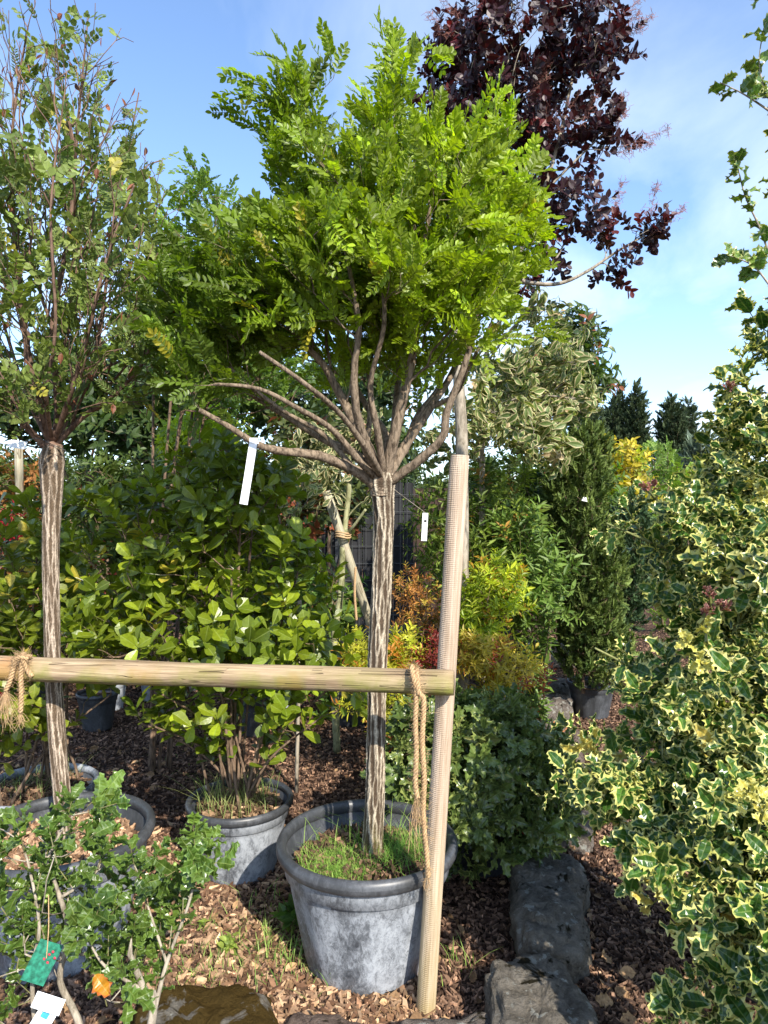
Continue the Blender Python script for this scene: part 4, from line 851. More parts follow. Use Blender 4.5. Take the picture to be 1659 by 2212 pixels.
tops = [P(-60, 1400, 3.1), P(20, 1300, 3.2), P(80, 1200, 3.2), P(150, 1250, 3.3), P(210, 1380, 3.2), P(60, 1450, 3.0), P(240, 1500, 3.2), P(160, 1450, 3.1), P(-30, 1150, 3.3)]
bush('leafy_shrub', 'yellow-green glossy shrub behind the thin left trunk', 'shrub', b, fan(b, tops, .009, .004, .07),
     [(60, 1250, 3.25, 130, 170, .35), (190, 1350, 3.25, 100, 110, .3), (20, 1430, 3.1, 120, 90, .3), (200, 1450, 3.2, 70, 70, .2), (40, 1580, 3.0, 90, 60, .2, 2e3)], 260, ROSE, (.10, .165, .016), (.22, .30, .025), 'glossy', .13, .0035, 'twig', (.8, .5), (.45, .42, .05), .03, r0=.0018, up=.6, jit=.45, uppen=1.2)
# variegated osmanthus in the shade
b = np.array([OC[0], OC[1], .24]); tops = [P(x, y, d_) for x, y, d_ in [(880, 1600, 3.1), (900, 1750, 2.95), (960, 1540, 3.1), (1050, 1500, 3.15), (1130, 1560, 3.2), (1190, 1650, 3.2), (1180, 1760, 3.1), (1080, 1750, 2.85), (1000, 1720, 2.8), (1000, 1600, 3.3)]]
_, tr_, ps_ = bush('spiny_shrub', 'rounded dark green bush of small spiny speckled leaves right of the post', 'shrub', b, fan(b, tops, .008, .004, .05),
     [(1010, 1680, 3.08, 150, 160, .40), (1110, 1700, 3.1, 110, 130, .36), (920, 1680, 3.0, 90, 130, .30), (1060, 1560, 3.15, 90, 70, .3), (1180, 1690, 3.15, 60, 110, .2)], 620, OSMW, (.06, .115, .03), (.11, .18, .045), 'holly', .075, .0035, 'twig', (.85, .4), (.25, .30, .10), .05, mcol=lambda n: cols(n, (.08, .15, .035), (.28, .38, .11), 1.7), r0=.0016, uppen=.3, up=.15, jit=.7)
g = Geo(); pp = np.array([P(1180, 1480, 3.1), P(1172, 1495, 3.1), P(1130, 1490, 3.1), P(1070, 1430, 3.15), P(870, 1620, 2.95), P(1120, 1800, 2.85), P(1150, 1560, 3.1)]); 
k = len(pp)*3; pp = np.repeat(pp, 3, 0)+rng.normal(size=(k, 3))*.015
scatter(g, NAND, pp, nrm(UP+rng.normal(size=(k, 3))*.25), upface(k), .7, cols(k, (.20, .03, .025), (.40, .10, .04)), scol=(.2, .05, .03)); o = g.build('red_foliage', M['leaf'], None); o.parent = _; o.location = -Vector(_.location)
# cream-edged holly at the right
b = np.array([1.34, 2.30, .28])
def vh(n): return cols(n, (.42, .50, .12), (.66, .72, .28))
VB = [(1640, 1030, 2.25, 75, 150, .30), (1590, 1260, 2.1, 140, 150, .33), (1570, 1500, 2.05, 150, 140, .33), (1510, 1690, 2.0, 140, 100, .28), (1590, 1850, 1.85, 140, 120, .28), (1650, 2040, 1.65, 90, 110, .22), (1800, 2080, 1.5, 80, 130, .2), (1690, 820, 2.3, 40, 110, .2), (1770, 1200, 2.2, 110, 380, .4), (1760, 1800, 1.95, 90, 300, .33), (1350, 1720, 2.0, 80, 35, .12, 7e2), (1430, 1820, 1.95, 75, 60, .18, 1.5e3), (1680, 690, 2.3, 20, 60, .12, 4e2), (1430, 1480, 2.05, 60, 45, .15, 7e2), (1500, 1140, 2.15, 60, 50, .15, 9e2), (1530, 2190, 1.75, 70, 30, .1, 5e2)]  # unseen near clump past the right edge is added to shade the ground
spr = [P(1310, 1130, 2.1), P(1285, 1400, 2.05), P(1215, 1720, 1.98), P(1390, 1055, 2.15), P(1270, 1590, 2.1), P(1560, 860, 2.25), P(1320, 1830, 1.95), P(1600, 800, 2.25), P(1440, 2180, 1.75), P(1380, 1780, 1.9)]
main = [P(1640, 1500, 2.3), P(1660, 1200, 2.3), P(1670, 900, 2.35), P(1690, 600, 2.4), P(1700, 250, 2.45)]
seeds = [([b-[0, 0, .05], b, (b+main[0])/2, main[0], main[1], main[2], main[3], main[4]], .022, .005)]
for s_, e_ in [(main[1], spr[0]), (main[0], spr[1]), ((b+main[0])/2, spr[2]), (main[1], spr[3]), (main[0], spr[4]), (main[2], spr[5]), ((b+main[0])/2, spr[6]), (main[2], spr[7]), (b+[0, 0, .1], spr[8]), (b+[0, 0, .2], spr[9])]:
    m_ = s_*.5+e_*.5-[0, 0, .05]; seeds.append(([s_, m_, e_], .007, .003))
vt, vtr, vpos = bush('holly_bush', 'large holly with dark green leaves edged in cream, filling the right side', 'shrub', b, seeds, VB, 850, VHOL, (.02, .075, .012), (.055, .15, .02), 'holly', .12, .004, 'twig_green', (.8, .4), (.50, .46, .10), .035, mcol=vh, up=.25, jit=.65, r0=.002, uppen=.4, scol=(.16, .2, .05), face=(0.1, -.6, .7))
# long green sprigs rising past the frame's right edge
g = Geo(); gs = Geo(); sg = []
for pl in [[(1720, 640), (1668, 560), (1640, 490), (1612, 430), (1598, 380), (1592, 352)], [(1720, 330), (1675, 240), (1650, 190), (1640, 130), (1650, 60)], [(1690, 260), (1640, 225), (1600, 200), (1555, 178)], [(1720, 700), (1650, 600), (1620, 570), (1575, 552)], [(1700, 60), (1668, 10), (1640, -20)]]:
    q = smoothline([P(x, y, 2.3) for x, y in pl], 6); tube(gs, q, np.linspace(.0045, .0015, len(q)), 5); sg.append(q[7:])
q = np.concatenate(sg)[::1]; q = q[rng.random(len(q)) < .85]; k = len(q); dd = nrm(rng.normal(size=(k, 3))+[-.3, -.2, .5])
scatter(g, HOLLY_G+HOLLY_V[:2], q, dd, upface(k, .7), .05+.018*rng.random(k), cols(k, (.05, .13, .025), (.13, .24, .04)), mcol=(.30, .38, .12), ymode=True, tint=.2)
o = gs.build('long_shoots', M['twig_pale'], None, smooth=True); o.parent = vt; o.location = -Vector(vt.location)
o = g.build('shoot_leaves', M['holly'], None); o.parent = vt; o.location = -Vector(vt.location)
# purple young tips and all-cream tufts
g = Geo(); pp = np.repeat(np.array([P(1405, 1065, 2.12), P(1535, 1300, 1.85), P(1520, 1335, 1.85), P(1560, 1325, 1.85), P(1570, 850, 2.2)]), 2, 0); k = len(pp)
scatter(g, [whorl(HOLLY_G[0], 4, .03, .028, .8, 1.3, 5)], pp, nrm(UP+rng.normal(size=(k, 3))*.3), upface(k), 1.0, cols(k, (.14, .05, .05), (.22, .09, .07)), mcol=(.4, .25, .2)); o = g.build('purple_foliage', M['holly'], None); o.parent = vt; o.location = -Vector(vt.location)
g = Geo(); pp = np.concatenate([P(*c_)+rng.normal(size=(n_, 3))*.03 for c_, n_ in [((1500, 1400, 1.86), 4), ((1635, 1740, 1.66), 5), ((1650, 1080, 2.0), 4)]]); k = len(pp)
scatter(g, [whorl(HOLLY_V[0], 5, .06, .045, .2, .9, 6)], pp, nrm(UP*.5+rng.normal(size=(k, 3))*.6), upface(k, .6, (.1, -.8, .5)), .9, cols(k, (.45, .46, .08), (.58, .60, .14)), mcol=(.60, .66, .20)); o = g.build('cream_foliage', M['holly'], None); o.parent = vt; o.location = -Vector(vt.location)
# small green holly at the bottom left
b = np.array([-.60, 1.55, 0.0]); DF = 1.62
seeds = [([b, P(330, 2190, DF), P(312, 2140, DF), P(280, 2060, 1.6)], .012, .006), ([b, P(180, 2240, 1.6), P(130, 2120, 1.62), P(148, 2020, 1.62), P(130, 1940, 1.62), P(100, 1860, 1.64)], .009, .004), ([b+[-.15, 0, .05], P(70, 2150, 1.55), P(85, 2000, 1.57), P(60, 1860, 1.6)], .006, .003),
 ([P(312, 2140, DF), P(230, 2090, 1.58), P(190, 2030, 1.58)], .005, .002), ([P(335, 2180, DF), P(360, 2080, 1.66), P(405, 1960, 1.7), P(425, 1880, 1.72)], .005, .003), ([P(360, 2080, 1.66), P(330, 1990, 1.68), P(300, 1900, 1.7)], .004, .002), ([P(130, 1940, 1.62), P(210, 1880, 1.64), P(225, 1790, 1.68)], .004, .002), ([P(100, 1860, 1.64), P(135, 1790, 1.66), P(160, 1760, 1.68)], .004, .002)]
bl = [(120, 1850, 1.64, 120, 85, .14), (180, 1990, 1.62, 130, 80, .14), (60, 2000, 1.6, 90, 100, .14), (230, 2110, 1.6, 80, 70, .12), (310, 1900, 1.7, 65, 60, .1), (320, 2080, 1.66, 60, 80, .1), (40, 2130, 1.55, 70, 70, .12), (425, 1850, 1.72, 22, 50, .06, 6e2), (160, 1780, 1.68, 60, 40, .08), (400, 1930, 1.72, 22, 40, .05, 3e2), (20, 1830, 1.64, 60, 70, .1)]
ht, htr, hp = bush('holly_bush', 'small plain green holly with glossy spiny leaves at the bottom left', 'shrub', b, seeds, bl, 95, GHOL, (.035, .085, .013), (.09, .17, .025), 'holly', .16, .003, 'twig_pale', (.75, .45), None, 0, mcol=(.12, .22, .05), up=.5, jit=.5, r0=.0015, uppen=.6, scol=(.2, .22, .1), bf=.2)
g = Geo(); scatter(g, [HOLLY_G[1]], np.array([P(205, 2105, 1.5)]), np.array([[.55, -.2, -.6]]), np.array([[0, -1, .4]]), np.array([.052]), np.array([[.42, .22, .02]]), mcol=(.42, .14, .03), ymode=True, tint=0)
o = g.build('yellowed_leaf', M['holly'], None); o.parent = ht; o.location = -Vector(ht.location)
for q in [(85, 1915), (102, 1910), (98, 1922), (112, 1925), (378, 1842)]:
    g = Geo(); c = P(q[0], q[1]+25, 1.55); lathe(g, [(.0001+.0045*math.sin(a), -.0045*math.cos(a)) for a in np.linspace(0, math.pi, 8)], 10); g.v[0] = g.v[0]+c; o = g.build('berry', M['berry'], None, smooth=True); o.parent = ht; o.location = -Vector(ht.location)
# ------------------------------------------------------------ tags
def card(name, c, w, h, mat, rot, th=.0008, bend=0.0, parent=None):
    g = Geo(); k = 10; V = []
    for i in range(k+1):
        f = i/k; y = bend*math.sin(math.pi*f)*h
        for x in (-w/2, w/2):
            V.append((x, y-th/2, -f*h)); V.append((x, y+th/2, -f*h))
    q = []
    for i in range(k):
        a = i*4; q += [(a, a+2, a+6, a+4), (a+1, a+5, a+7, a+3), (a, a+4, a+5, a+1), (a+2, a+3, a+7, a+6)]
    q += [(0, 1, 3, 2), (k*4, k*4+2, k*4+3, k*4+1)]
    g.add(np.array(V), np.array(q)); o = g.build(name, mat, parent); o.location = c; o.rotation_euler = rot; return o
t = thing('plant_tag', 'long blank white strip label looped round a limb of the bright green tree', 'label', tuple(P(549, 955, 2.22)), 'plant labels')
card('strip', (0, -.012, .0), .026, .205, M['white'], (0, math.radians(9), 0), parent=t, bend=.01)
g = Geo(); a = np.linspace(-.3, 3.6, 14); th_ = .0008
V = np.concatenate([[(x, .012*math.cos(q)*1.2-.0, .014*math.sin(q)+.0) for q in a] for x in (-.013, .013)]); q = np.array([(i, i+1, i+15, i+14) for i in range(13)])
V2 = V*np.array([1, .9, .9]); 
g.add(np.vstack([V, V2]), [np.vstack([q, q[:, ::-1]+28])]); g.build('loop', M['white'], t)
t = thing('plant_tag', 'small square grey-printed tag on the sparse left tree', 'label', tuple(P(42, 952, 2.4)), 'plant labels')
card('card', (0, 0, .0), .055, .035, M['white'], (math.radians(-35), math.radians(8), .2), parent=t); card('printed_mark', (0, -.0035, -.008), .026, .016, M['greylab'], (math.radians(-35), math.radians(8), .2), .0006, parent=t)
tube(g := Geo(), smoothline([(.02, .002, 0), (.06, .01, .01), (.10, .03, -.01), (.14, .05, -.03)], 4), .0012, 4); g.build('string', M['wire'], t)
t = thing('plant_tag', 'small white tag among the lime green leaves at the back', 'label', tuple(P(414, 936, 4.7)), 'plant labels'); card('card', (0, 0, 0), .035, .06, M['white'], (0, math.radians(15), 0), parent=t); tube(g := Geo(), [(0, 0, 0), (.01, .02, .05)], .0015, 4); g.build('string', M['wire'], t)
t = thing('plant_tag', 'small pale tag clipped on the tall juniper column', 'label', tuple(P(1265, 1074, 4.85)), 'plant labels'); card('card', (0, 0, 0), .05, .03, M['white'], (0, math.radians(12), 0), parent=t); tube(g := Geo(), [(0, 0, 0), (-.02, .05, .01)], .0015, 4); g.build('string', M['wire'], t)
t = thing('plant_tag', 'upright white strip label hanging beside the tall green feathery shrub', 'label', tuple(P(919, 1108, 3.9)), 'plant labels'); card('strip', (0, 0, 0), .032, .16, M['white'], (0, math.radians(3), 0), parent=t); card('slot', (0, -.002, -.04), .014, .012, M['ink'], (0, math.radians(3), 0), parent=t); tube(g := Geo(), [(0, 0, 0), (-.16, .02, .12), (-.30, .05, .25)], .0015, 4); g.build('string', M['twig_pale'], t)
t = thing('plant_label', 'folded price and picture label hanging in the small green holly', 'label', tuple(P(100, 2070, 1.52)))
card('picture_card', P(113, 2035, 1.53)-P(100, 2070, 1.52), .052, .085, M['teal'], (math.radians(-10), math.radians(28), .3), parent=t)
for dx, dz in ((0, 0), (.008, .006), (-.012, -.01), (.012, -.008), (-.004, -.018)):
    g = Geo(); lathe(g, [(.0001+.003*math.sin(a), -.003*math.cos(a)) for a in np.linspace(0, math.pi, 6)], 8); g.v[0] = g.v[0]*[1, .3, 1]; o = g.build('red_berry_print', M['redp'], t); o.location = Vector(P(108, 2060, 1.522)-P(100, 2070, 1.52))+Vector((dx, -.003, dz))
pc = card('price_card', P(112, 2150, 1.47)-P(100, 2070, 1.52), .062, .030, M['white'], (math.radians(-25), math.radians(22), .1), parent=t)
lc = card('emblem_card', P(112, 2172, 1.48)-P(100, 2070, 1.52), .040, .075, M['white'], (math.radians(-15), math.radians(32), .1), parent=t)
card('emblem', P(106, 2178, 1.474)-P(100, 2070, 1.52), .016, .020, M['blue'], (math.radians(-15), math.radians(32), .1), .001, parent=t)
tc_ = bpy.data.curves.new('price', 'FONT'); tc_.body = '45 €'; tc_.size = .009; tc_.extrude = .0002; to = bpy.data.objects.new('price_text', bpy.data.meshes.new_from_object(bpy.data.objects.new('tmp', tc_))); COL.objects.link(to); to.data.materials.append(M['ink']); to.parent = pc; to.location = (.006, -.0012, -.017); to.rotation_euler = (math.pi/2, 0, 0)
tube(g := Geo(), smoothline([(0, 0, .0), (.0, .01, .06), (-.005, .02, .13)], 4), .0012, 4, C=(.5, .3, .15, 1)); g.build('string', M['rope'], t)
# ------------------------------------------------------------ background planting
def simple_fan(base, bl, k, r, rb, top=.6):
    w = np.array([b_[3]*b_[4] for b_ in bl], float); w /= w.sum(); tops = []
    for _ in range(k):
        q = bl[rng.choice(len(bl), p=w)]; tops.append(P(q[0]+rng.uniform(-.7, .7)*q[3], q[1]+rng.uniform(-.6, .8)*q[4], q[2]+rng.uniform(-.6, .6)*q[5]))
    return fan(base, tops, r, rb, .03)
def gshrub(name, label, cat, px, D, bl, ntg, temps, ca, cb, leafm, k=6, r=.006, rb=.003, z0=0.0, **kw):
    base = np.array([(px-829.5)/F*D, D, z0]); return bush(name, label, cat, base, simple_fan(base, bl, k, r, rb), bl, ntg, temps, ca, cb, leafm, **kw)
Z_ = dict(z0=.22)
gshrub('feathery_shrub', 'tall green feathery shrub right behind the ribbed post', 'shrub', 1060, 4.6, [(1070, 1150, 4.6, 95, 150, .4), (1020, 1250, 4.5, 90, 130, .35), (1090, 1300, 4.6, 80, 110, .35), (960, 1150, 4.6, 60, 110, .3)], 480, NAND, (.07, .14, .02), (.18, .28, .04), 'leaf_dull', 9, spacing=.10, scale=(1.0, .7), third=(.35, .22, .05), frac=.05, bark='twig', **Z_)
gshrub('feathery_shrub', 'fresh green long-leaved shrub between the tall feathery one and the juniper', 'shrub', 1165, 4.2, [(1165, 1260, 4.2, 50, 90, .25), (1130, 1200, 4.3, 50, 80, .2), (1170, 1330, 4.2, 40, 50, .2)], 150, NAND, (.08, .17, .03), (.17, .30, .06), 'leaf_dull', 6, spacing=.10, scale=(1.2, .7), **Z_)
gshrub('feathery_shrub', 'bright yellow-green feathery shrub directly right of the post', 'shrub', 1060, 3.95, [(1060, 1310, 3.95, 65, 65, .22), (1080, 1260, 3.95, 50, 40, .18), (1020, 1350, 3.9, 40, 60, .18)], 190, NAND, (.18, .30, .02), (.44, .54, .05), 'leaf', 6, spacing=.09, scale=(.9, .5), third=(.5, .32, .05), frac=.1, **Z_)
gshrub('feathery_shrub', 'low yellow-orange feathery shrub above the spotted green bush', 'shrub', 1070, 3.7, [(1065, 1440, 3.7, 70, 50, .22), (1030, 1420, 3.7, 40, 40, .2), (1110, 1450, 3.7, 35, 35, .15)], 200, NAND, (.34, .32, .05), (.58, .52, .11), 'leaf', 6, spacing=.08, scale=(.75, .4), third=(.42, .20, .05), frac=.12, **Z_)
gshrub('feathery_shrub', 'orange-red airy feathery shrub between the ridged trunk and the post', 'shrub', 905, 4.2, [(900, 1290, 4.2, 50, 50, .22), (910, 1340, 4.2, 55, 30, .2), (880, 1270, 4.2, 30, 40, .15)], 130, NAND, (.26, .11, .03), (.46, .27, .07), 'leaf_dull', 5, spacing=.17, scale=(.5, .35), third=(.40, .34, .06), frac=.2, bark='twig_red', **Z_)
gshrub('feathery_shrub', 'low yellow feathery shrub either side of the ridged trunk above the rail', 'shrub', 830, 3.9, [(870, 1430, 3.9, 45, 55, .2), (775, 1430, 3.9, 45, 60, .2), (820, 1510, 3.8, 80, 40, .2), (825, 1440, 3.9, 60, 50, .2)], 260, NAND, (.28, .36, .03), (.52, .56, .07), 'leaf', 7, spacing=.09, scale=(.75, .4), third=(.5, .25, .05), frac=.12, **Z_)
gshrub('feathery_shrub', 'small dark red shrub between the low yellow shrub and the post', 'shrub', 940, 3.75, [(940, 1420, 3.75, 28, 40, .15)], 40, NAND, (.14, .02, .02), (.30, .05, .04), 'leaf_dull', 4, spacing=.09, scale=(.6, .4), bark='twig_red', **Z_)
gshrub('feathery_shrub', 'dark green shrub in shade under the orange feathery one', 'shrub', 930, 4.3, [(930, 1430, 4.35, 90, 60, .25)], 100, NAND, (.03, .08, .02), (.06, .14, .03), 'leaf_dull', 4, spacing=.10, scale=(1., .6))
# junipers
def juniper(label, px, D, blz, ntg, ca, cb, sc=1.0, group=None, sp=.07, name='juniper', rmax=.004, z0=0.0):
    base = np.array([(px-829.5)/F*D, D, z0]); top = P(blz[0][0], blz[0][1]-blz[0][4]*.9, D)
    st = [([base, base*.5+top*.5, top], .016*sc, .004)]
    return bush(name, label, 'conifer', base, st, blz, ntg, CONI, ca, cb, 'conifer', spacing=sp, rmax=rmax, bark='twig', scale=(.8*sc, .5*sc), up=1.1, jit=.5, bf=.15, r0=.0016, uppen=1.0, step=.1*sc, tipn=2, group=group)
juniper('tall upright juniper column right of the tall feathery shrub', 1260, 5.2, [(1240, 1100, 5.1, 62, 170, .30), (1265, 1010, 5.15, 50, 90, .22), (1258, 1250, 5.15, 85, 170, .35), (1280, 1400, 5.2, 80, 90, .32), (1220, 1010, 5.1, 25, 60, .12), (1290, 980, 5.2, 20, 60, .12)], 2300, (.055, .11, .025), (.14, .215, .05), .72, 'junipers', .035, z0=.22)
juniper('smaller darker juniper between the tall column and the cream-edged holly', 1360, 6.1, [(1360, 1210, 6.1, 60, 130, .3), (1340, 1300, 6.0, 45, 80, .25), (1375, 1120, 6.1, 25, 60, .15)], 700, (.03, .075, .035), (.07, .13, .05), .85, 'junipers', .06)
# far conifers
for lab, px, D, bz, nn in [('far dark conifer with a broad shoulder, left one of the close pair', 1333, 13.5, [(1335, 930, 13.5, 30, 50, .35), (1337, 885, 13.5, 18, 30, .2), (1339, 850, 13.5, 8, 22, .1), (1330, 990, 13.5, 38, 60, .4)], 1100), ('far slim pointed conifer touching the broad one', 1376, 13.2, [(1376, 920, 13.2, 18, 55, .2), (1376, 860, 13.2, 10, 30, .12), (1377, 838, 13.2, 4, 14, .05), (1376, 990, 13.2, 24, 60, .25)], 900),
        ('far dark conifer standing alone left of the cream-edged holly', 1450, 14, [(1450, 930, 14, 26, 45, .35), (1450, 893, 14, 16, 24, .2), (1450, 872, 14, 7, 14, .1), (1452, 990, 14, 32, 60, .4)], 1000), ('far conifer half hidden by the top left sprigs of the cream-edged holly', 1487, 15, [(1487, 925, 15, 13, 50, .2), (1487, 880, 15, 6, 20, .1), (1490, 1000, 15, 20, 60, .3)], 600), ('far dark conifer behind the drooping pale leaves', 1275, 13, [(1270, 950, 13, 30, 60, .4), (1283, 900, 13, 10, 34, .15)], 700)]:
    juniper(lab, px, D, bz, nn, (.035, .07, .035), (.07, .11, .05), 1.25, 'far conifers', .08, 'conifer', .008)
gshrub('grey_conifer', 'blue-grey feathery conifer far behind the cream-edged holly', 'conifer', 1525, 11, [(1520, 990, 11, 36, 55, .5), (1500, 1050, 11, 60, 60, .5)], 320, CONI, (.07, .12, .08), (.12, .18, .12), 'conifer', 5, .02, .006, spacing=.12, rmax=.01, scale=(1.3, .8), r0=.003, step=.15)
gshrub('shrub', 'yellow and orange leaved shrub behind the tip of the juniper column', 'shrub', 1330, 7.2, [(1320, 1010, 7.2, 65, 45, .4), (1240, 1000, 7.2, 45, 35, .3), (1350, 1070, 7.2, 55, 50, .4), (1320, 1120, 7.1, 50, 50, .3)], 330, BROAD, (.30, .30, .03), (.56, .48, .06), 'leaf', 6, .012, .005, spacing=.16, rmax=.006, scale=(1.0, .6), third=(.30, .40, .05), frac=.3, r0=.0025, step=.1)
gshrub('small_tree', 'light green airy young tree left of the blue-grey conifer', 'tree', 1430, 9, [(1425, 1010, 9, 34, 45, .4), (1450, 1070, 9, 60, 60, .4), (1390, 1100, 9, 50, 60, .4)], 300, PINN, (.11, .22, .04), (.2, .33, .06), 'leaf', 5, .015, .005, spacing=.16, rmax=.008, scale=(1.5, .8), r0=.003, step=.12)
gshrub('shrub', 'green lobed-leaf shrub under the yellow and orange one', 'shrub', 1350, 6.8, [(1350, 1160, 6.8, 60, 60, .3), (1300, 1080, 6.8, 40, 60, .3)], 220, BROAD, (.08, .17, .03), (.16, .28, .04), 'leaf', 5, .01, .004, spacing=.14, rmax=.006, scale=(1.1, .5), r0=.0025, step=.1)
# smoke tree
b = np.array([P(997, 1000, 4.0)[0], 4.0, 0.0])
seeds = [([b, P(1000, 1300, 4.0), P(997, 960, 4.0), P(990, 800, 4.0), P(985, 650, 4.0)], .042, .03), ([P(985, 650, 4.0), P(1010, 480, 4.0), P(1080, 300, 4.0), P(1120, 100, 4.0)], .022, .006), ([P(985, 650, 4.0), P(1080, 600, 3.95), P(1150, 612, 3.9), P(1210, 612, 3.9), P(1270, 585, 3.9), P(1330, 545, 3.9), P(1390, 510, 3.9)], .016, .005),
 ([P(1100, 600, 3.95), P(1150, 480, 3.95), P(1200, 330, 3.95), P(1230, 200, 4.0), P(1260, 60, 4.0)], .013, .005), ([P(1170, 420, 3.95), P(1250, 340, 3.9), P(1310, 280, 3.9), P(1330, 240, 3.9)], .008, .003), ([P(1000, 520, 4.0), P(980, 380, 4.1), P(985, 200, 4.1)], .014, .004), ([P(1140, 590, 3.95), P(1200, 560, 3.9), P(1240, 470, 3.9), P(1260, 430, 3.9)], .007, .003), ([P(1100, 600, 3.95), P(1130, 480, 4.1), P(1120, 380, 4.1)], .01, .004)]
SB = [(1060, 130, 4.0, 130, 110, .45), (1180, 110, 4.0, 120, 100, .4), (1270, 120, 4.0, 85, 110, .35), (1010, 260, 4.1, 100, 130, .4), (1130, 280, 4.0, 110, 100, .4), (1270, 250, 3.95, 60, 70, .25), (1310, 300, 3.9, 40, 45, .18), (1090, 430, 4.1, 70, 90, .3), (1170, 420, 4.0, 60, 80, .25), (1245, 470, 3.9, 55, 45, .2), (1300, 520, 3.9, 50, 40, .15), (1390, 500, 3.9, 45, 22, .1, 1e3), (1180, 580, 3.95, 55, 35, .2), (1130, 520, 4.0, 50, 60, .2), (1100, 640, 4.05, 40, 70, .2), (1320, 590, 3.9, 18, 12, .06, 3e2), (960, 170, 4.1, 40, 60, .2)]
st_, str_, sps = bush('smoke_tree', 'tall purple-leaved tree with misty pink plumes behind the bright green crown', 'tree', b, seeds, SB, 620, SMOKE, (.020, .008, .014), (.050, .017, .022), 'purple', .10, .0045, 'twig_pale', (.8, .5), (.11, .02, .02), .04, r0=.0018, up=.3, jit=.7, uppen=.5, scol=(.09, .04, .03), leafname='crown', stemname='limbs', bf=.22)
g = Geo()
for px, py, s_, ax_ in [(980, 30, 60, -.5), (1030, 10, 70, 0), (1130, -5, 60, 0), (1200, 20, 50, .2), (1290, 0, 60, .2), (1360, 20, 60, .7), (1350, 60, 45, .8), (1240, 10, 40, 0), (1390, 300, 55, 1.2), (1370, 320, 40, 1.3), (1380, 60, 40, .8), (1410, 440, 45, .2), (1440, 480, 50, .9), (1330, 440, 50, .3), (1290, 470, 40, 0), (950, 60, 40, -.6), (1165, 160, 50, .4), (1220, 250, 60, .6), (1180, 170, 60, 0), (1270, 240, 50, .5), (1330, 260, 40, .9), (1080, 20, 50, 0), (1340, 240, 40, .2)]:
    c = P(px, py, 3.88); s = s_/F*3.88; d0 = np.array([math.sin(ax_), 0, math.cos(ax_)]); o0 = c-d0*s
    tube(g, [o0-d0*s*.6, o0, c, c+d0*s], .0009, 3, C=(.33, .17, .12, 1))
    for _ in range(42):
        f = rng.random(); p0 = o0+d0*s*2*f; dd = nrm(d0*.7+rng.normal(size=3)); l = s*(.75-.45*f)*rng.uniform(.4, 1)
        p1 = p0+dd*l*.5+rng.normal(size=3)*.006; p2 = p0+dd*l; tube(g, [p0, p1, p2], .0009, 3, False, C=(.42, .20, .16, 1))
        for _k in range(3):
            q = p0+(p2-p0)*rng.uniform(.4, 1); tube(g, [q, q+nrm(rng.normal(size=3))*.024], .0009, 3, False, C=(.48, .25, .22, 1))
o = g.build('plumes', M['plume'], None); o.parent = st_; o.location = -Vector(st_.location)
# cream-edged drooping tree
b = np.array([P(1042, 1000, 4.5)[0], 4.5, 0])
seeds = [([b, P(1042, 1200, 4.5), P(1041, 980, 4.5), P(1040, 860, 4.5), P(1060, 700, 4.5)], .020, .012)]+[([P(1041, y0, 4.5), P((1041+x)/2, (y0+y)/2-20, (4.5+d_)/2), P(x, y, d_)], .009, .004) for y0, x, y, d_ in [(800, 1180, 650, 4.4), (850, 1260, 780, 4.3), (880, 1290, 870, 4.2), (900, 1200, 950, 4.1), (900, 1240, 860, 4.6), (940, 1150, 960, 4.0), (760, 1130, 640, 4.6), (820, 960, 760, 4.5), (900, 940, 880, 4.4), (1000, 1000, 1000, 4.1)]]
creamc = lambda n: cols(n, (.40, .44, .22), (.68, .68, .42))
bush('variegated_tree', 'tree with drooping pale green leaves edged in cream, right of the post top', 'tree', b, seeds, [(1160, 680, 4.4, 50, 60, .25), (1200, 780, 4.4, 80, 60, .3), (1120, 830, 4.5, 100, 70, .35), (1230, 870, 4.3, 70, 45, .25), (1120, 920, 4.2, 100, 55, .3), (1170, 980, 4.15, 65, 60, .25), (1040, 900, 4.3, 60, 80, .3), (960, 960, 4.6, 60, 60, .25), (1220, 960, 4.2, 30, 30, .12)], 330, VARI, (.10, .18, .05), (.17, .27, .08), 'leaf_dull', .13, .005, 'twig_pale', (.75, .5), (.42, .36, .22), .05, mcol=creamc, r0=.002, uppen=.1, up=.2, jit=.7, leafname='crown', stemname='limbs', scol=(.3, .3, .15))
# shaded variegated tree tied to the stake
b = np.array([P(735, 1330, 4.5)[0]-.02, 4.5, 0])
seeds = [([b, P(722, 1400, 4.5), P(735, 1290, 4.5), P(742, 1170, 4.5), P(755, 1040, 4.5), P(752, 930, 4.5)], .026, .014), ([P(742, 1165, 4.5), P(765, 1135, 4.4), P(790, 1100, 4.35)], .012, .008), ([P(748, 1120, 4.5), P(775, 1090, 4.45), P(798, 1078, 4.4)], .006, .003), ([P(755, 1000, 4.5), P(700, 930, 4.45), P(620, 900, 4.4)], .008, .004), ([P(755, 1000, 4.5), P(720, 980, 4.35), P(640, 990, 4.25)], .006, .003)]
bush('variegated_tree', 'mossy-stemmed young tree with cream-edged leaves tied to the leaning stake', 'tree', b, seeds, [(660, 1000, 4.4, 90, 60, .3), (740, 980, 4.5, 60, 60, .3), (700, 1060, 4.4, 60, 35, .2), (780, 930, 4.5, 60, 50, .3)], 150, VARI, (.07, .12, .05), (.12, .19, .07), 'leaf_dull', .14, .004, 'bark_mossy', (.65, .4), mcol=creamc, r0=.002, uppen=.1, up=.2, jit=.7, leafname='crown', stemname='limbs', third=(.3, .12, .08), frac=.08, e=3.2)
b = np.array([P(640, 1300, 3.9)[0], 3.9, 0])
seeds = [([b, P(648, 1330, 3.9), P(638, 1270, 3.9), P(632, 1180, 3.9), P(638, 1110, 3.9), P(655, 1040, 3.9)], .011, .006)]
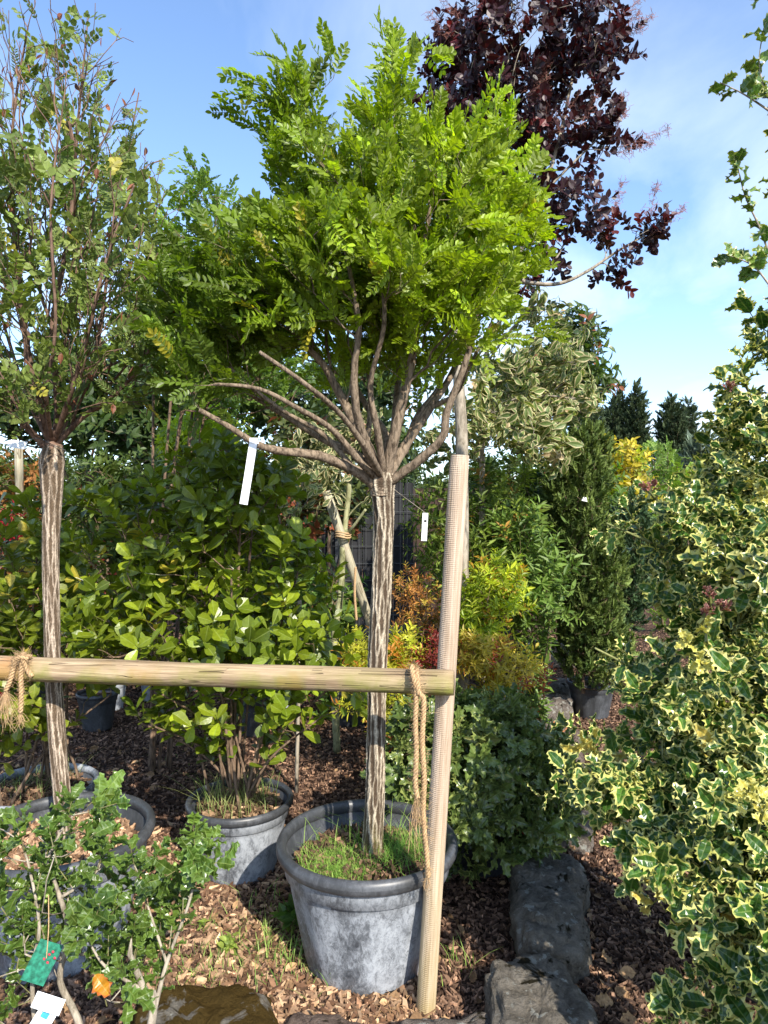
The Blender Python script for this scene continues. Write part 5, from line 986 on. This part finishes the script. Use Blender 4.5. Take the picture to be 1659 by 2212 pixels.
bush('variegated_tree', 'thin pale-stemmed sapling with drooping cream-edged leaves left of the leaning stake', 'tree', b, seeds, [(640, 1070, 3.9, 45, 30, .15), (610, 1120, 3.9, 30, 40, .12), (650, 1180, 3.9, 28, 30, .12), (620, 1240, 3.8, 25, 30, .1, 2e3), (665, 1040, 3.9, 30, 25, .1)], 75, VARI, (.12, .20, .06), (.2, .3, .09), 'leaf_dull', .14, .004, 'twig_pale', (.55, .35), mcol=creamc, r0=.0018, uppen=.1, up=.2, jit=.7, leafname='crown', stemname='limbs')
# leaning stake with a tie rope
g, V, Fs, L, ax = polewood('stake', None if False else G(880, 1585), P(705, 1062, 4.4), .030, None, 16, 12)
g.add(V, Fs); o = g.build('stake', M['stake'], smooth=True); o.location = G(880, 1585); o.rotation_mode = 'QUATERNION'; o.rotation_quaternion = Vector((0, 0, 1)).rotation_difference(ax); tag(o, 'pale round stake leaning left behind the ridged trunk', 'stake')
g = Geo(); rope(g, [P(768, 1225, 4.3), P(766, 1280, 4.3), P(770, 1340, 4.3)], r=.007, hairs=60); tie = g.build('rope', M['rope'], smooth=True); g = Geo()
for k in range(3):
    a = np.linspace(0, 6.28, 14); c = P(741, 1150+k*5, 4.47); tube(g, np.stack([c[0]+.05*np.cos(a), c[1]+.05*np.sin(a), c[2]+.006*np.sin(a*2)], -1), .006, 5)
g.build('knot', M['rope'], tie, smooth=True)
tag(tie, 'dark rope tying the mossy young tree to the leaning stake', 'rope')
g, V, Fs, L, ax = polewood('stake', G(52, 1480), P(40, 962, 5.2), .03, None, 14, 10)
g.add(V, Fs); o = g.build('stake', M['stake'], smooth=True); o.location = G(52, 1480); o.rotation_mode = 'QUATERNION'; o.rotation_quaternion = Vector((0, 0, 1)).rotation_difference(ax); tag(o, 'grey upright stake behind the left tree under its square tag', 'stake')
# dark screens
def fence(label, x0, x1, D, z1, mat, post_every=1.0, wires=True, name='fence'):
    a, b_ = (x0-829.5)/F*D, (x1-829.5)/F*D; t = thing(name, label, 'fence', (a, D, 0)); g = Geo(); n = int((b_-a)/.12)
    def bx(g, xa, xb, ya, yb, za, zb):
        V = np.array([(x, y, z) for x in (xa, xb) for y in (ya, yb) for z in (za, zb)]); g.add(V, np.array([(0, 1, 3, 2), (4, 6, 7, 5), (0, 4, 5, 1), (2, 3, 7, 6), (0, 2, 6, 4), (1, 5, 7, 3)]))
    for i in range(n): bx(g, i*.12+.002, i*.12+.112, 0, .02, .02, z1-rng.random()*.01)
    g.build('slats', mat, t)
    for x in np.arange(0, b_-a, post_every): g = Geo(); bx(g, x, x+.05, -.03, -.002, 0, z1+.05); g.build('fence_post', M['wire'], t)
    if wires:
        g = Geo()
        for z in np.arange(.2, z1+.02, .2): tube(g, [(0, -.034, z), (b_-a, -.034, z)], .004, 4)
        for x in np.arange(0, b_-a, .08): tube(g, [(x, -.042, .05), (x, -.042, z1+.03)], .0025, 4)
        g.build('wire_mesh', M['wire'], t)
fence('dark screened wire fence behind the leaning stake', 540, 905, 8, 1.95, M['fence'])
fence('dark brown board fence behind the post', 880, 1210, 9, 1.92, M['fence_brown'], wires=False)
# background trees and shrubs, left and centre
gshrub('standard_tree', 'far lollipop tree with fine green leaves between the two front crowns', 'tree', 342, 4.2, [(440, 520, 4.1, 85, 140, .5), (400, 700, 4.2, 110, 110, .5), (500, 700, 4.1, 90, 120, .45), (330, 760, 4.2, 90, 80, .4), (460, 830, 4.2, 120, 80, .45), (590, 800, 4.2, 100, 90, .4)], 620, PINN_L+PINN, (.07, .15, .03), (.14, .25, .04), 'leaf', 8, .014, .006, spacing=.08, rmax=.004, scale=(1.0, .6), bark='twig', r0=.0016, leafname='crown', stemname='limbs')
gshrub('broadleaf_tree', 'dark green dense tree behind the left crowns', 'tree', 250, 7.5, [(200, 860, 7.5, 170, 80, .9), (420, 880, 7.5, 150, 70, .9), (330, 960, 7.3, 170, 60, .8), (60, 900, 7.5, 120, 70, .8)], 620, BROAD, (.025, .06, .015), (.06, .12, .025), 'leaf_dull', 8, .04, .01, spacing=.22, rmax=.012, scale=(1.6, .9), r0=.004, step=.16, leafname='crown', stemname='limbs')
gshrub('broadleaf_tree', 'dark leafy tree behind the middle of the bright green crown', 'tree', 700, 8, [(640, 880, 8, 130, 70, .9), (800, 850, 8, 130, 90, .9), (760, 960, 7.8, 150, 50, .8)], 420, BROAD, (.03, .07, .02), (.08, .15, .03), 'leaf_dull', 7, .04, .01, spacing=.24, rmax=.012, scale=(1.6, .9), r0=.004, step=.16, leafname='crown', stemname='limbs')
gshrub('broadleaf_tree', 'glossy green tree behind the drooping cream-edged tree', 'tree', 1180, 6, [(1240, 760, 6, 55, 65, .4), (1210, 850, 6, 90, 80, .5), (1130, 880, 6, 90, 90, .5), (1280, 830, 6, 28, 45, .2)], 480, BROAD, (.04, .09, .02), (.09, .16, .03), 'glossy', 7, .025, .008, spacing=.15, rmax=.007, scale=(1.3, .6), third=(.25, .10, .05), frac=.05, r0=.003, step=.12, leafname='crown', stemname='limbs')
gshrub('lime_shrub', 'lime green lobed shrub glowing behind the white strip label', 'shrub', 440, 5.0, [(440, 950, 4.9, 75, 35, .3), (480, 1000, 4.9, 45, 40, .25), (400, 960, 4.9, 40, 40, .2)], 130, BROAD, (.22, .36, .03), (.38, .52, .05), 'leaf', 5, .01, .005, spacing=.16, rmax=.005, scale=(1.0, .5), r0=.002)
gshrub('red_tipped_shrub', 'green shrub with red young leaves behind the fan of bare limbs', 'shrub', 660, 5.8, [(680, 950, 5.8, 90, 55, .4), (620, 1040, 5.8, 110, 70, .4), (720, 1110, 5.7, 90, 60, .4), (600, 1130, 5.7, 90, 60, .4)], 330, BROAD, (.06, .10, .03), (.12, .17, .04), 'leaf_dull', 7, .012, .005, spacing=.17, rmax=.006, scale=(1.0, .5), third=(.24, .08, .04), frac=.22, r0=.0025, step=.1)
gshrub('red_tipped_shrub', 'green shrub with scattered scarlet leaves behind the top of the leafy potted shrub', 'shrub', 340, 6.0, [(300, 1040, 6, 140, 60, .4), (230, 1120, 6, 130, 80, .4), (420, 1110, 6, 130, 90, .4), (250, 1230, 5.9, 150, 80, .4)], 420, BROAD, (.06, .12, .025), (.13, .21, .04), 'leaf_dull', 8, .012, .005, spacing=.17, rmax=.006, scale=(1.0, .5), third=(.34, .07, .04), frac=.03, r0=.0025, step=.1)
gshrub('red_orange_shrub', 'orange and bronze shrub at the far left edge', 'shrub', 20, 5.6, [(30, 1050, 5.6, 70, 60, .35), (10, 1180, 5.5, 80, 90, .35), (60, 1280, 5.5, 60, 70, .3)], 260, BROAD, (.22, .12, .04), (.46, .24, .08), 'leaf_dull', 6, .01, .005, spacing=.16, rmax=.005, scale=(.9, .5), third=(.12, .20, .04), frac=.4, r0=.0025, step=.1)
gshrub('red_orange_shrub', 'small crimson shrub at the far left edge below the bronze one', 'shrub', 5, 5.0, [(5, 1150, 5.0, 30, 40, .15)], 40, BROAD, (.22, .015, .025), (.42, .03, .05), 'leaf_dull', 4, .006, .004, spacing=.14, scale=(.7, .4), r0=.002)
for lab, px, D, bz, ca, cb, nn in [('mid green shrub row behind the leafy potted shrub', 470, 6.6, [(430, 1290, 6.6, 160, 90, .4), (600, 1260, 6.6, 130, 90, .4)], (.04, .09, .02), (.09, .17, .03), 300), ('yellow-green shrub far behind the left trunk below the scarlet-flecked one', 130, 6.2, [(120, 1370, 6.2, 160, 70, .4), (260, 1400, 6.1, 110, 50, .3)], (.10, .16, .03), (.24, .28, .06), 260),
        ('green shrub low behind the drooping stake', 720, 5.2, [(700, 1330, 5.2, 80, 80, .3), (650, 1400, 5.1, 80, 60, .3)], (.06, .15, .03), (.15, .27, .05), 190), ('dark evergreen shrub low between the tall feathery shrub and the drooping tree', 1120, 5.6, [(1130, 1120, 5.6, 70, 90, .35), (1090, 1060, 5.6, 90, 50, .3)], (.03, .08, .02), (.08, .16, .03), 260)]:
    gshrub('shrub', lab, 'shrub', px, D, bz, nn, BROAD, ca, cb, 'leaf_dull', 6, .01, .005, spacing=.17, rmax=.006, scale=(.95, .5), r0=.0025, step=.1)
# far wood all along the horizon
g = Geo(); n = 15000; a = (rng.random(n)*2-1)*.62; D = 17+rng.random(n)*9; X = a*D; top = 2.1+.5*np.sin(X*.9)+.35*np.sin(X*2.3+1)+.25*np.sin(X*5)+np.where(X < 1.0, .8, 0); Zz = top*rng.random(n)**.6
scatter(g, BROAD, np.stack([X, D, Zz], -1), nrm(UP+rng.normal(size=(n, 3))*.6), upface(n), 2.0+rng.random(n)*1.2, cols(n, (.03, .065, .02), (.09, .15, .04)))
tag(g.build('treeline', M['leaf_dull']), 'far-off belt of mixed green trees closing the view behind the nursery', 'trees', kind='stuff')
print('objects', len(bpy.data.objects), 'faces', sum(len(m.polygons) for m in bpy.data.meshes))
